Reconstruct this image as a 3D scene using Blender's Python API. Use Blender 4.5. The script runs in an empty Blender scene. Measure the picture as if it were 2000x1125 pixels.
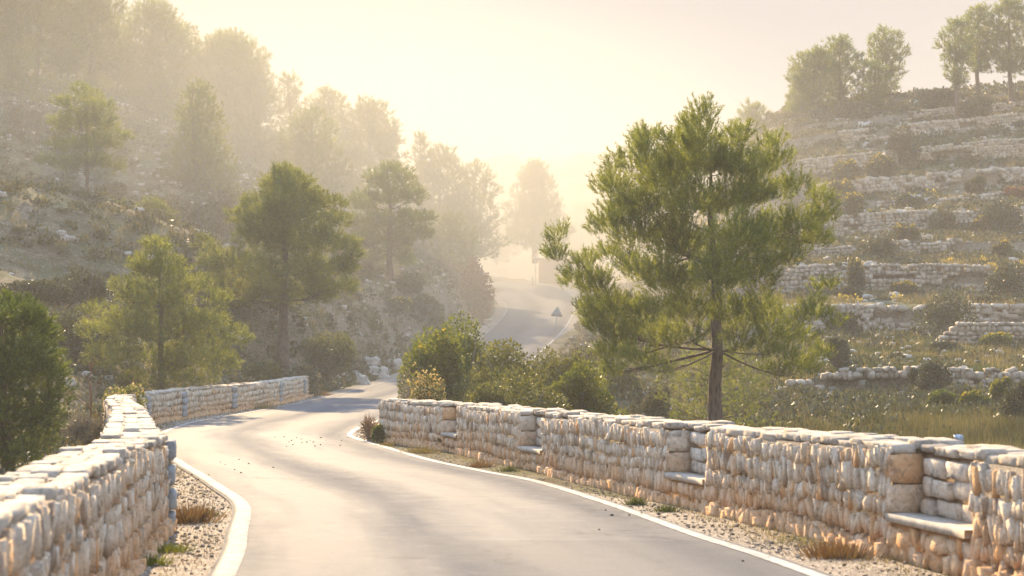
import bpy, math, random
import numpy as np
from mathutils import Vector, noise as mnoise

R = math.radians
C = bpy.context.scene.collection
scn = bpy.context.scene
rng = np.random.default_rng(7)
random.seed(7)

# ------------------------------------------------------------------ camera, sky, sun, exposure
EYE = 1.55
F = 3333.0
cam_d = bpy.data.cameras.new("camera")
cam = bpy.data.objects.new("camera", cam_d)
C.objects.link(cam)
cam.location = (0, 0, EYE)
cam.rotation_euler = (R(90), 0, 0)
cam_d.sensor_width = 36
cam_d.lens = 36 * F / 2000
cam_d.clip_start = 0.1
cam_d.clip_end = 5000
cam_d.dof.use_dof = True
cam_d.dof.focus_distance = 42
cam_d.dof.aperture_fstop = 3.5
scn.camera = cam

SUN_AZ = -11.0      # degrees, negative = left of the view direction (+Y)
SUN_EL = 24.0
w = bpy.data.worlds.new("World")
scn.world = w
w.use_nodes = True
nt = w.node_tree
sky = nt.nodes.new("ShaderNodeTexSky")
sky.sky_type = 'NISHITA'
sky.sun_disc = False
sky.sun_elevation = R(SUN_EL)
sky.sun_rotation = R(SUN_AZ)
sky.air_density = 1.0
sky.dust_density = 0.0
sky.ozone_density = 1.0
bg = nt.nodes["Background"]
bg.inputs[1].default_value = 0.15
nt.links.new(sky.outputs[0], bg.inputs[0])
sd = bpy.data.lights.new("sun", 'SUN')
sd.energy = 2.5
sd.angle = R(0.5)
sd.color = (1.0, 0.8, 0.5)
so = bpy.data.objects.new("sun", sd)
C.objects.link(so)
sdir = Vector((math.sin(R(SUN_AZ)) * math.cos(R(SUN_EL)), math.cos(R(SUN_AZ)) * math.cos(R(SUN_EL)), math.sin(R(SUN_EL))))
so.rotation_euler = sdir.to_track_quat('Z', 'Y').to_euler()
so.location = (0, 0, 60)
scn.view_settings.view_transform = 'Standard'
scn.view_settings.look = 'None'
scn.view_settings.gamma = 1
scn.view_settings.exposure = 2.38
scn.view_settings.use_white_balance = True
scn.view_settings.white_balance_temperature = 7450
scn.view_settings.white_balance_tint = 15
scn.cycles.volume_bounces = 2
scn.cycles.volume_step_rate = 4
scn.cycles.volume_max_steps = 48
scn.cycles.max_bounces = 8
scn.cycles.transparent_max_bounces = 8
HAZE_DENSITY = 0.0014
HAZE_G = 0.0
MIST_DENSITY = 0.0175
MIST_COLOR = (.95, .86, .68, 1)
SKY_GLOW = (.115, .12, .132)
HAZE_COLOR = (.88, .82, .7, 1)

# ------------------------------------------------------------------ numpy helpers
def P(px, py, Y):
    return ((px - 1000) / F * Y, Y, EYE - (py - 562.5) / F * Y)

_perm = np.random.default_rng(3).random((256, 256))
def vnoise(x, y):
    x = np.asarray(x, float); y = np.asarray(y, float)
    xi = np.floor(x).astype(int); yi = np.floor(y).astype(int)
    fx = x - xi; fy = y - yi
    fx = fx * fx * (3 - 2 * fx); fy = fy * fy * (3 - 2 * fy)
    a = _perm[xi & 255, yi & 255]; b = _perm[(xi + 1) & 255, yi & 255]
    c = _perm[xi & 255, (yi + 1) & 255]; d = _perm[(xi + 1) & 255, (yi + 1) & 255]
    return (a * (1 - fx) + b * fx) * (1 - fy) + (c * (1 - fx) + d * fx) * fy
def fbm(x, y, o=4):
    s = 0; a = .5; t = 0
    for i in range(o):
        s = s + a * vnoise(x + 17.3 * i, y - 9.1 * i); t += a
        x = x * 2.03; y = y * 2.03; a *= .5
    return s / t
def sstep(t):
    t = np.clip(t, 0, 1)
    return t * t * (3 - 2 * t)

def new_mesh(name, V, faces, mat, parent=None, smooth=False, attrs=None, loc=None):
    """V (n,3); faces: list of int arrays of shape (m,k)"""
    V = np.ascontiguousarray(V, dtype=np.float32)
    me = bpy.data.meshes.new(name)
    me.vertices.add(len(V))
    me.vertices.foreach_set("co", V.ravel())
    fl = [f for f in faces if len(f)]
    nl = sum(f.size for f in fl); nf = sum(len(f) for f in fl)
    me.loops.add(nl)
    me.loops.foreach_set("vertex_index", np.concatenate([f.ravel() for f in fl]).astype(np.int32))
    me.polygons.add(nf)
    cnt = np.concatenate([np.full(len(f), f.shape[1]) for f in fl])
    st = np.concatenate([[0], np.cumsum(cnt)[:-1]]).astype(np.int32)
    me.polygons.foreach_set("loop_start", st)
    me.update(calc_edges=True)
    me.validate()
    if smooth:
        me.polygons.foreach_set("use_smooth", np.ones(len(me.polygons), bool))
    if attrs:
        for k, a in attrs.items():
            at = me.attributes.new(k, 'FLOAT', 'POINT')
            at.data.foreach_set("value", np.asarray(a, dtype=np.float32))
    me.materials.append(mat)
    o = bpy.data.objects.new(name, me)
    C.objects.link(o)
    if parent is not None:
        o.parent = parent
    if loc is not None:
        o.location = loc
    return o

def tag(o, label=None, cat=None, group=None, kind=None):
    if label: o["label"] = label
    if cat: o["category"] = cat
    if group: o["group"] = group
    if kind: o["kind"] = kind
    return o
def empty(name, loc, label, cat, group=None):
    o = bpy.data.objects.new(name, None)
    o.empty_display_size = .3
    C.objects.link(o); o.location = loc
    return tag(o, label, cat, group)

class MB:
    """collects pieces into one mesh"""
    def __init__(s): s.V = []; s.T = []; s.Q = []; s.n = 0; s.A = []
    def add(s, V, T=None, Q=None, a=0.0):
        V = np.asarray(V, float)
        if T is not None and len(T): s.T.append(np.asarray(T) + s.n)
        if Q is not None and len(Q): s.Q.append(np.asarray(Q) + s.n)
        s.V.append(V); s.n += len(V)
        s.A.append(np.broadcast_to(a, (len(V),)).astype(float))
    def box(s, c, size, rz=0, a=0.0):
        x, y, z = np.array(size) / 2
        V = np.array([[i * x, j * y, k * z] for i in (-1, 1) for j in (-1, 1) for k in (-1, 1)])
        cs, sn = math.cos(rz), math.sin(rz)
        V = np.stack([V[:, 0] * cs - V[:, 1] * sn, V[:, 0] * sn + V[:, 1] * cs, V[:, 2]], 1) + np.array(c)
        s.add(V, Q=[[0, 1, 3, 2], [4, 6, 7, 5], [0, 4, 5, 1], [2, 3, 7, 6], [0, 2, 6, 4], [1, 5, 7, 3]], a=a)
    def tube(s, pts, rad, k=8, cap=True):
        pts = np.asarray(pts, float); n = len(pts)
        rad = np.broadcast_to(rad, (n,))
        t = np.gradient(pts, axis=0); t /= np.linalg.norm(t, axis=1)[:, None] + 1e-9
        ref = np.array([0, 0, 1.]) if abs(t[0, 2]) < .8 else np.array([1., 0, 0])
        u = np.cross(t, ref); u /= np.linalg.norm(u, axis=1)[:, None] + 1e-9
        v = np.cross(t, u)
        an = np.arange(k) / k * 2 * math.pi
        V = pts[:, None] + rad[:, None, None] * (np.cos(an)[None, :, None] * u[:, None] + np.sin(an)[None, :, None] * v[:, None])
        i = np.arange(n - 1)[:, None] * k; j = np.arange(k)[None]
        Q = np.stack([i + j, i + (j + 1) % k, i + k + (j + 1) % k, i + k + j], -1).reshape(-1, 4)
        V = V.reshape(-1, 3); T = None
        if cap:
            m = len(V); V = np.concatenate([V, pts[-1:]])
            T = [[(n - 1) * k + q, (n - 1) * k + (q + 1) % k, m] for q in range(k)]
        s.add(V, T=T, Q=Q)
    def build(s, name, mat, parent=None, smooth=False, attr=None, loc=None):
        V = np.concatenate(s.V)
        if loc is not None: V = V - np.array(loc)
        f = []
        if s.T: f.append(np.concatenate(s.T))
        if s.Q: f.append(np.concatenate(s.Q))
        return new_mesh(name, V, f, mat, parent, smooth, {attr: np.concatenate(s.A)} if attr else None, loc)

# rounded stone template : cube surface grid 4x4x4
def cube_grid(n):
    idx = {}; V = []; Q = []
    def vid(p):
        if p not in idx: idx[p] = len(V); V.append(p)
        return idx[p]
    for ax in range(3):
        for sd_ in (0, n):
            for i in range(n):
                for j in range(n):
                    q = []
                    for (di, dj) in ((0, 0), (1, 0), (1, 1), (0, 1)):
                        p = [0, 0, 0]; p[ax] = sd_; p[(ax + 1) % 3] = i + di; p[(ax + 2) % 3] = j + dj
                        q.append(vid(tuple(p)))
                    if sd_ == 0: q.reverse()
                    Q.append(q)
    V = np.array(V, float) / n * 2 - 1
    return V, np.array(Q)
def superell(V, p):
    n = (np.abs(V) ** p).sum(1) ** (1 / p)
    return V / n[:, None] * np.abs(V).max(1)[:, None]
SV2, SQ2 = cube_grid(2)
SV3, SQ3 = cube_grid(3)
SV6, SQ6 = cube_grid(6)
STONE = superell(SV2, 6)
STONE3 = superell(SV3, 9)
SLAB = superell(SV3, 14)
EDGE = superell(SV2, 14.0); EDGE[:, 0] *= 1 - .38 * EDGE[:, 2] ** 2; EDGE[:, 0] *= 1 + .12 * EDGE[:, 2]
ROCK6 = superell(SV6, 2.6)

def stones(mb, pos, ax, ay, az, jit=.12, tmpl=STONE, quads=SQ2, a=None):
    """pos (n,3); ax, ay, az (n,3) half-axis vectors"""
    n = len(pos)
    if n == 0: return
    T = tmpl[None] * (1 + rng.uniform(-jit, jit, (n, len(tmpl), 3)))
    V = pos[:, None] + T[..., 0:1] * ax[:, None] + T[..., 1:2] * ay[:, None] + T[..., 2:3] * az[:, None]
    Q = (quads[None] + (np.arange(n) * len(tmpl))[:, None, None]).reshape(-1, 4)
    av = 0.0 if a is None else np.repeat(a, len(tmpl))
    mb.add(V.reshape(-1, 3), Q=Q, a=av)

# ------------------------------------------------------------------ materials
def mat(name):
    m = bpy.data.materials.new(name); m.use_nodes = True
    n = m.node_tree.nodes; return m, n, m.node_tree.links, n["Principled BSDF"]
def N(n, t, **kw):
    x = n.new(t)
    for k, v in kw.items(): setattr(x, k, v)
    return x
def ramp(n, l, src, stops, interp='LINEAR'):
    r = n.new("ShaderNodeValToRGB"); r.color_ramp.interpolation = interp
    e = r.color_ramp.elements
    while len(e) < len(stops): e.new(.5)
    for i, (p, c) in enumerate(stops):
        e[i].position = p; e[i].color = (*c, 1) if len(c) == 3 else c
    l.new(src, r.inputs[0]); return r.outputs[0]
def noise(n, l, scale, detail=4, rough=.6, coord=None, dist=0):
    t = n.new("ShaderNodeTexNoise"); t.inputs["Scale"].default_value = scale
    t.inputs["Detail"].default_value = detail; t.inputs["Roughness"].default_value = rough
    t.inputs["Distortion"].default_value = dist
    if coord is not None: l.new(coord, t.inputs["Vector"])
    return t.outputs["Fac"]
def mix(n, l, fac, a, b, mode='MIX'):
    m = n.new("ShaderNodeMix"); m.data_type = 'RGBA'; m.blend_type = mode
    for k, v in ((0, fac), (6, a), (7, b)):
        if isinstance(v, (int, float)): m.inputs[k].default_value = v
        elif isinstance(v, tuple): m.inputs[k].default_value = (*v, 1)
        else: l.new(v, m.inputs[k])
    return m.outputs[2]
def math_(n, l, op, a, b=None):
    m = n.new("ShaderNodeMath"); m.operation = op
    for k, v in ((0, a), (1, b)):
        if v is None: continue
        if isinstance(v, (int, float)): m.inputs[k].default_value = v
        else: l.new(v, m.inputs[k])
    return m.outputs[0]
def bump(n, l, h, b, strength=.5, dist=.05):
    x = n.new("ShaderNodeBump"); x.inputs["Strength"].default_value = strength; x.inputs["Distance"].default_value = dist
    l.new(h, x.inputs["Height"]); l.new(x.outputs[0], b.inputs["Normal"])

def leaf_mat(name, c1, c2, c3, trans=.45, tcol=1.6, scale=.9):
    """c1 dark, c2 mid, c3 light, chosen by clump noise and per leaf"""
    m, n, l, b = mat(name)
    geo = n.new("ShaderNodeNewGeometry")
    tc = n.new("ShaderNodeTexCoord")
    nz = noise(n, l, scale, 2, .5, tc.outputs["Object"])
    f = math_(n, l, 'ADD', math_(n, l, 'MULTIPLY', nz, .75), math_(n, l, 'MULTIPLY', geo.outputs["Random Per Island"], .3))
    col = ramp(n, l, f, [(.3, c1), (.52, c2), (.75, c3)])
    l.new(col, b.inputs["Base Color"]); b.inputs["Roughness"].default_value = .55
    b.inputs["Specular IOR Level"].default_value = .35
    tr = n.new("ShaderNodeBsdfTranslucent")
    tcn = mix(n, l, 1.0, col, (tcol, tcol * .95, tcol * .45), 'MULTIPLY')
    l.new(tcn, tr.inputs[0])
    ms = n.new("ShaderNodeMixShader"); ms.inputs[0].default_value = trans
    l.new(b.outputs[0], ms.inputs[1]); l.new(tr.outputs[0], ms.inputs[2])
    l.new(ms.outputs[0], n["Material Output"].inputs[0])
    return m

M = {}
M['pine'] = leaf_mat("pine_needles", (.05, .062, .016), (.115, .135, .036), (.21, .22, .065), .5, 1.8)
M['pine_hero'] = leaf_mat('pine_needles_yellow_green', (.055, .07, .014), (.12, .145, .03), (.22, .235, .06), .5, 1.8)  # lighter yellow-green needles of the big pine
M['pine_far'] = leaf_mat("pine_needles_far", (.05, .07, .02), (.095, .12, .03), (.17, .18, .05), .5, 2.0, .5)
M['pine_dark'] = leaf_mat("pine_needles_dark", (.022, .04, .009), (.06, .095, .014), (.17, .2, .035), .42, 1.4, 1.2)
M['shrub'] = leaf_mat("shrub_leaves", (.05, .058, .016), (.11, .115, .035), (.2, .195, .075), .35, 1.4, 1.4)
M['shrub_green'] = leaf_mat("shrub_leaves_green", (.045, .06, .012), (.1, .125, .022), (.21, .21, .04), .4, 1.5, 1.6)
M['scrub'] = leaf_mat("scrub_leaves", (.05, .05, .025), (.1, .095, .05), (.17, .15, .085), .25, 1.3, 1.2)
M['scrub_dark'] = leaf_mat("scrub_leaves_dark", (.03, .033, .018), (.06, .065, .033), (.11, .11, .055), .25, 1.3, 1.2)
M['grey'] = leaf_mat("dry_twigs", (.1, .085, .07), (.2, .17, .14), (.32, .28, .22), .2, 1.2, 3)
M['yellow'] = leaf_mat("yellow_flowers", (.45, .3, .02), (.6, .42, .03), (.75, .6, .08), .3, 1.2, 3)
M['cream'] = leaf_mat("cream_flowers", (.55, .36, .14), (.7, .5, .22), (.8, .68, .4), .3, 1.2, 3)
M['straw'] = leaf_mat("dry_grass_blades", (.07, .06, .028), (.15, .12, .06), (.28, .22, .12), .4, 1.3, .35)
M['grass'] = leaf_mat("green_grass_blades", (.03, .042, .014), (.055, .07, .02), (.12, .13, .04), .4, 1.3, .35)
M['rust'] = leaf_mat("rust_grass_blades", (.07, .035, .018), (.17, .09, .045), (.26, .17, .09), .3, 1.2, 3)
M['red'] = leaf_mat("russet_leaves", (.12, .035, .02), (.2, .07, .035), (.25, .12, .06), .3, 1.2, 2)

def bark_mat(name, c1, c2):
    m, n, l, b = mat(name)
    tc = n.new("ShaderNodeTexCoord")
    mp = n.new("ShaderNodeMapping"); mp.inputs["Scale"].default_value = (1, 1, .25)
    l.new(tc.outputs["Object"], mp.inputs[0])
    v = n.new("ShaderNodeTexVoronoi"); v.inputs["Scale"].default_value = 14
    l.new(mp.outputs[0], v.inputs["Vector"])
    nz = noise(n, l, 9, 5, .7, mp.outputs[0])
    f = math_(n, l, 'MULTIPLY', v.outputs["Distance"], math_(n, l, 'ADD', nz, .6))
    l.new(ramp(n, l, f, [(.1, c1), (.6, c2)]), b.inputs["Base Color"])
    b.inputs["Roughness"].default_value = .9
    bump(n, l, f, b, .9, .04)
    return m
M['bark'] = bark_mat("pine_bark", (.025, .016, .012), (.13, .085, .06))
M['bark_grey'] = bark_mat("grey_twig_bark", (.09, .07, .055), (.26, .22, .18))

def stone_mat(name, light, mid, dark, stain, use_h=False, grime=.5, nscale=9):
    m, n, l, b = mat(name)
    geo = n.new("ShaderNodeNewGeometry"); tc = n.new("ShaderNodeTexCoord")
    co = tc.outputs["Object"]
    base = ramp(n, l, geo.outputs["Random Per Island"], [(0, mid), (.35, light), (.7, mid), (.8, light), (1, dark)])
    n1 = noise(n, l, nscale, 6, .75, co)
    base = mix(n, l, ramp(n, l, n1, [(.4, (0, 0, 0)), (.75, (.7, .7, .7))]), base, dark)
    if use_h:
        at = n.new("ShaderNodeAttribute"); at.attribute_name = "h"
        n2 = noise(n, l, 2.2, 4, .6, co)
        hh = math_(n, l, 'ADD', math_(n, l, 'MULTIPLY', at.outputs["Fac"], -1.3), math_(n, l, 'MULTIPLY', n2, 1.6))
        base = mix(n, l, ramp(n, l, hh, [(.1, (0, 0, 0)), (.62, (.75, .75, .75))]), base, stain)
        rr = math_(n, l, 'FRACT', math_(n, l, 'MULTIPLY', geo.outputs["Random Per Island"], 37.7))
        base = mix(n, l, ramp(n, l, rr, [(.86, (0, 0, 0)), (.95, (.8, .8, .8))]), base, stain)
    else:
        n2 = noise(n, l, 1.2, 4, .6, co)
        base = mix(n, l, ramp(n, l, n2, [(.5, (0, 0, 0)), (.7, (.7, .7, .7))]), base, stain)
    n3 = noise(n, l, 3.5, 6, .7, co, .4)
    base = mix(n, l, ramp(n, l, n3, [(.56, (0, 0, 0)), (.7, (grime, grime, grime))]), base, (.075, .068, .06))
    l.new(base, b.inputs["Base Color"]); b.inputs["Roughness"].default_value = .85
    b.inputs["Specular IOR Level"].default_value = .25
    n4 = noise(n, l, 28, 5, .7, co)
    n5 = noise(n, l, 17, 6, .8, co, .3)
    base = mix(n, l, ramp(n, l, n5, [(.36, (.75, .75, .75)), (.45, (0, 0, 0))]), base, mix(n, l, .5, dark, (.09, .075, .06)))
    base = mix(n, l, ramp(n, l, n5, [(.57, (0, 0, 0)), (.66, (.6, .6, .6))]), base, light)
    l.new(base, b.inputs["Base Color"])
    bump(n, l, math_(n, l, 'ADD', n4, n1), b, .8, .03)
    return m
M['stone'] = stone_mat("parapet_stone", (.88, .75, .58), (.72, .54, .36), (.34, .23, .15), (.7, .36, .15), True, .7)
M['mortar'] = stone_mat("wall_mortar", (.42, .34, .25), (.34, .27, .19), (.16, .12, .085), (.36, .21, .11), True, .5)
M['coping'] = stone_mat("coping_stone", (.62, .53, .42), (.46, .39, .3), (.3, .25, .2), (.5, .38, .26), False, .75)
M['quoin'] = stone_mat("grey_block_stone", (.4, .41, .4), (.36, .37, .36), (.27, .27, .26), (.4, .36, .3), False, .4)
M['bigstone'] = stone_mat("large_panel_stone", (.8, .7, .57), (.66, .53, .4), (.3, .25, .2), (.7, .42, .22), False, .85)
M['terrace'] = stone_mat("terrace_stone", (.58, .49, .38), (.44, .36, .27), (.17, .14, .105), (.42, .28, .17), False, .85, 3)
M['grit'] = stone_mat('verge_grit', (.42, .35, .27), (.27, .21, .155), (.1, .08, .06), (.3, .18, .1), False, .6, 6)
M['rock'] = stone_mat("limestone_rock", (.58, .54, .48), (.48, .44, .38), (.3, .27, .23), (.45, .33, .24), False, .5, 4)

def ground_mat():
    m, n, l, b = mat("hillside_ground")
    tc = n.new("ShaderNodeTexCoord"); co = tc.outputs["Object"]
    n1 = noise(n, l, .12, 5, .6, co); n2 = noise(n, l, .9, 5, .7, co); n3 = noise(n, l, 6, 5, .7, co); n4 = noise(n, l, .35, 4, .6, co)
    c = ramp(n, l, n2, [(.3, (.06, .05, .028)), (.5, (.13, .105, .06)), (.68, (.24, .2, .13))])
    c = mix(n, l, ramp(n, l, n4, [(.48, (0, 0, 0)), (.6, (.8, .8, .8))]), c, (.1, .105, .045))
    c = mix(n, l, ramp(n, l, n3, [(.58, (0, 0, 0)), (.66, (.8, .8, .8))]), c, (.33, .28, .22))
    geo = n.new("ShaderNodeNewGeometry"); sx = n.new("ShaderNodeSeparateXYZ"); l.new(geo.outputs["True Normal"], sx.inputs[0])
    steep = ramp(n, l, math_(n, l, 'ADD', sx.outputs[2], math_(n, l, 'MULTIPLY', n2, .25)), [(.82, (.8, .8, .8)), (1.0, (0, 0, 0))])
    c = mix(n, l, steep, c, ramp(n, l, n3, [(.35, (.14, .105, .07)), (.6, (.33, .26, .19))]))
    l.new(c, b.inputs["Base Color"]); b.inputs["Roughness"].default_value = .95
    b.inputs["Specular IOR Level"].default_value = .1
    bump(n, l, math_(n, l, 'ADD', n3, n2), b, .8, .15)
    return m
M['ground'] = ground_mat()

def gravel_mat():
    m, n, l, b = mat("verge_gravel")
    tc = n.new("ShaderNodeTexCoord"); co = tc.outputs["Object"]
    v = n.new("ShaderNodeTexVoronoi"); v.inputs["Scale"].default_value = 28; l.new(co, v.inputs["Vector"])
    n2 = noise(n, l, 3, 5, .7, co)
    c = ramp(n, l, math_(n, l, 'ADD', math_(n, l, 'MULTIPLY', v.outputs["Distance"], .6), math_(n, l, 'MULTIPLY', n2, .6)),
             [(.3, (.08, .06, .043)), (.5, (.17, .13, .095)), (.75, (.34, .28, .21))])
    l.new(c, b.inputs["Base Color"]); b.inputs["Roughness"].default_value = .9
    bump(n, l, v.outputs["Distance"], b, .8, .03)
    return m
M['gravel'] = gravel_mat()

def asphalt_mat():
    m, n, l, b = mat("asphalt")
    tc = n.new("ShaderNodeTexCoord"); co = tc.outputs["Object"]
    uvx = n.new("ShaderNodeAttribute"); uvx.attribute_name = "across"
    uvy = n.new("ShaderNodeAttribute"); uvy.attribute_name = "along"
    fine = noise(n, l, 30, 5, .85, co); mid = noise(n, l, 2.2, 5, .65, co)
    cb = n.new("ShaderNodeCombineXYZ"); l.new(math_(n, l, 'MULTIPLY', uvx.outputs["Fac"], 5), cb.inputs[0])
    l.new(math_(n, l, 'MULTIPLY', uvy.outputs["Fac"], .12), cb.inputs[1])
    streak = noise(n, l, 1.2, 4, .6, cb.outputs[0], .3)
    # worn, polished wheel tracks along the lane
    trk = math_(n, l, 'ABSOLUTE', math_(n, l, 'SINE', math_(n, l, 'ADD', math_(n, l, 'MULTIPLY', uvx.outputs["Fac"], 6.6), math_(n, l, 'MULTIPLY', mid, .8))))
    t2 = math_(n, l, 'ADD', math_(n, l, 'MULTIPLY', trk, .45), math_(n, l, 'MULTIPLY', streak, .75))
    c = ramp(n, l, t2, [(.2, (.074, .08, .092)), (.55, (.094, .099, .108)), (.9, (.13, .131, .132))])
    c = mix(n, l, ramp(n, l, mid, [(.4, (0, 0, 0)), (.75, (.5, .5, .5))]), c, (.14, .136, .128))
    vo = n.new("ShaderNodeTexVoronoi"); vo.feature = 'DISTANCE_TO_EDGE'; vo.inputs["Scale"].default_value = .4
    wv = n.new("ShaderNodeVectorMath"); wv.operation = 'ADD'; l.new(co, wv.inputs[0])
    nt_ = n.new("ShaderNodeTexNoise"); nt_.inputs["Scale"].default_value = 2.5; nt_.inputs["Detail"].default_value = 5; l.new(co, nt_.inputs["Vector"]); l.new(nt_.outputs["Color"], wv.inputs[1]); l.new(wv.outputs[0], vo.inputs["Vector"])
    brk = noise(n, l, .5, 3, .6, co)
    ck = math_(n, l, 'MULTIPLY', ramp(n, l, vo.outputs["Distance"], [(0, (1, 1, 1)), (.022, (0, 0, 0))]), ramp(n, l, brk, [(.5, (0, 0, 0)), (.6, (.6, .6, .6))]))
    c = mix(n, l, ck, c, (.035, .035, .035))
    spot = noise(n, l, 3.6, 6, .75, co)
    c = mix(n, l, ramp(n, l, spot, [(.54, (0, 0, 0)), (.66, (.6, .6, .6))]), c, (.165, .16, .15))
    c = mix(n, l, ramp(n, l, spot, [(.3, (.5, .5, .5)), (.44, (0, 0, 0))]), c, (.06, .063, .07))
    # newer strips laid across the road
    for (e0, e1, col) in ((-20, 15.6, (.07, .076, .085)), (45.5, 78, (.085, .09, .097))):
        g1 = math_(n, l, 'GREATER_THAN', uvy.outputs["Fac"], e0); g2 = math_(n, l, 'LESS_THAN', math_(n, l, 'ADD', uvy.outputs["Fac"], math_(n, l, 'MULTIPLY', mid, .3)), e1)
        c = mix(n, l, math_(n, l, 'MULTIPLY', math_(n, l, 'MULTIPLY', g1, g2), ramp(n, l, uvx.outputs['Fac'], [(.35, (.1, .1, .1)), (.5, (.5, .5, .5))])), c, col)
    c = mix(n, l, ramp(n, l, fine, [(.55, (0, 0, 0)), (.75, (.55, .55, .55))]), c, (.26, .24, .21))
    c = mix(n, l, ramp(n, l, fine, [(.25, (.6, .6, .6)), (.42, (0, 0, 0))]), c, (.05, .05, .05))
    l.new(c, b.inputs["Base Color"])
    rg = ramp(n, l, t2, [(.3, (.95, .95, .95)), (.8, (.8, .8, .8))])
    l.new(rg, b.inputs["Roughness"]); b.inputs["Specular IOR Level"].default_value = .1
    bump(n, l, fine, b, .35, .006)
    return m
M['asphalt'] = asphalt_mat()
def plain(name, col, rough=.6, metal=0, nz=0, nscale=8):
    m, n, l, b = mat(name)
    tc = n.new("ShaderNodeTexCoord")
    f = noise(n, l, nscale, 5, .7, tc.outputs["Object"])
    l.new(ramp(n, l, f, [(.3, tuple(x * (1 - nz) for x in col)), (.65, col)]), b.inputs["Base Color"])
    b.inputs["Roughness"].default_value = rough; b.inputs["Metallic"].default_value = metal
    return m
M['paint'] = plain("road_paint", (.6, .58, .54), .7, 0, .45, 14)
def worn_paint(name, paint, under, lo, hi):
    m, n, l, b = mat(name)
    tc = n.new("ShaderNodeTexCoord")
    f = noise(n, l, 7, 7, .8, tc.outputs["Object"]); g_ = noise(n, l, 1.2, 4, .6, tc.outputs["Object"])
    c = ramp(n, l, math_(n, l, 'ADD', f, math_(n, l, 'MULTIPLY', g_, .35)), [(lo, under), (hi, paint)])
    l.new(c, b.inputs["Base Color"]); b.inputs["Roughness"].default_value = .85
    return m
M['paint'] = worn_paint("road_paint_worn", (.34, .33, .315), (.12, .118, .112), .56, .7)
M['kerb'] = worn_paint('painted_kerb', (.29, .27, .245), (.14, .122, .1), .52, .74)
M['metal'] = plain("galvanised_metal", (.22, .27, .3), .5, .3, .15)
M['metal_dark'] = plain("grey_post_metal", (.2, .22, .23), .5, .3, .15)
M['sign_red'] = plain("sign_red", (.45, .06, .04), .4)
M['sign_white'] = plain("sign_white", (.75, .74, .7), .4)
M['black'] = plain("black_mark", (.03, .03, .03), .6)
M['plaster'] = plain("ochre_plaster", (.45, .25, .13), .9, 0, .2, 2)
M['whiteplaster'] = plain("pale_plaster", (.6, .52, .42), .9, 0, .15, 2)
M['tile'] = plain("roof_tile", (.35, .16, .09), .9, 0, .3, 6)
M['woodpole'] = plain("weathered_pole", (.15, .12, .1), .9, 0, .3)
M['window'] = plain("dark_window", (.05, .05, .05), .2)
M['slab'] = plain("bench_slab", (.5, .43, .34), .85, 0, .5, 9)
M['pebble'] = plain("dark_pebble", (.03, .028, .03), .8, 0, .4)
M['bluebag'] = plain("crumpled_plastic", (.35, .45, .55), .3, 0, .5, 8)

# ------------------------------------------------------------------ road geometry
ROWS = np.array([
 (-0.3,-14, 4.9,-14), (-1.2,3, 3.7,3), (-2.24,13, 2.3,13), (-2.66,16.2, 1.78,16), (-3.2,19.8,1.22,19.8), (-4.05,23.1,.43,24.1),
 (-4.87,26.1,-.38,26.7), (-5.5,28.3,-1.41,30.2), (-6.75,33,-2.35,34.3), (-8.0,38,-3.6,39.9), (-8.8,42.5,-3.98,42.6), (-9.3,46.5,-4.15,46.5),
 (-9.6,51,-4.1,50), (-9.35,55.5,-3.95,54), (-9.0,60.5,-3.8,59), (-8.55,67,-3.4,66), (-8.3,75,-3.2,75), (-7.7,87,-2.4,87), (-6.5,98.7,-1.0,98),
 (-4.6,110,1.0,109), (-2.9,121,2.7,121), (-1.6,133,4.1,132), (-.6,146,5.2,144), (-.7,154,5.7,153), (-1.6,161,5.9,162),
 (-3.2,167,5.2,171), (-6,172,2.5,179), (-11,175,-2.5,184), (-20,176,-12,187), (-34,176,-28,188)])
def catmull(Pt, m=8):
    out = []
    n = len(Pt)
    for i in range(n - 1):
        p0 = Pt[max(i - 1, 0)]; p1 = Pt[i]; p2 = Pt[i + 1]; p3 = Pt[min(i + 2, n - 1)]
        for k in range(m):
            t = k / m
            out.append(.5 * ((2 * p1) + (-p0 + p2) * t + (2 * p0 - 5 * p1 + 4 * p2 - p3) * t * t + (-p0 + 3 * p1 - 3 * p2 + p3) * t ** 3))
    out.append(Pt[-1]); return np.array(out)
RW = catmull(ROWS, 8)
ZY = [-30, 0, 12.7, 20.2, 25, 32.6, 48.7, 65, 84, 98, 110, 121, 133, 160, 178, 188, 220]
ZZ = [.9, 0, -.6, -1.0, -1.25, -1.62, -2.4, -2.95, -3.55, -3.7, -3.2, -2.45, -1.55, .55, 1.95, 2.45, 2.6]
_zy = np.linspace(-30, 220, 501); _zz = np.interp(_zy, ZY, ZZ)
_k = np.ones(17) / 17; _zz = np.convolve(np.pad(_zz, 8, mode='edge'), _k, 'valid')
def zr(Y): return np.interp(Y, _zy, _zz)
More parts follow.
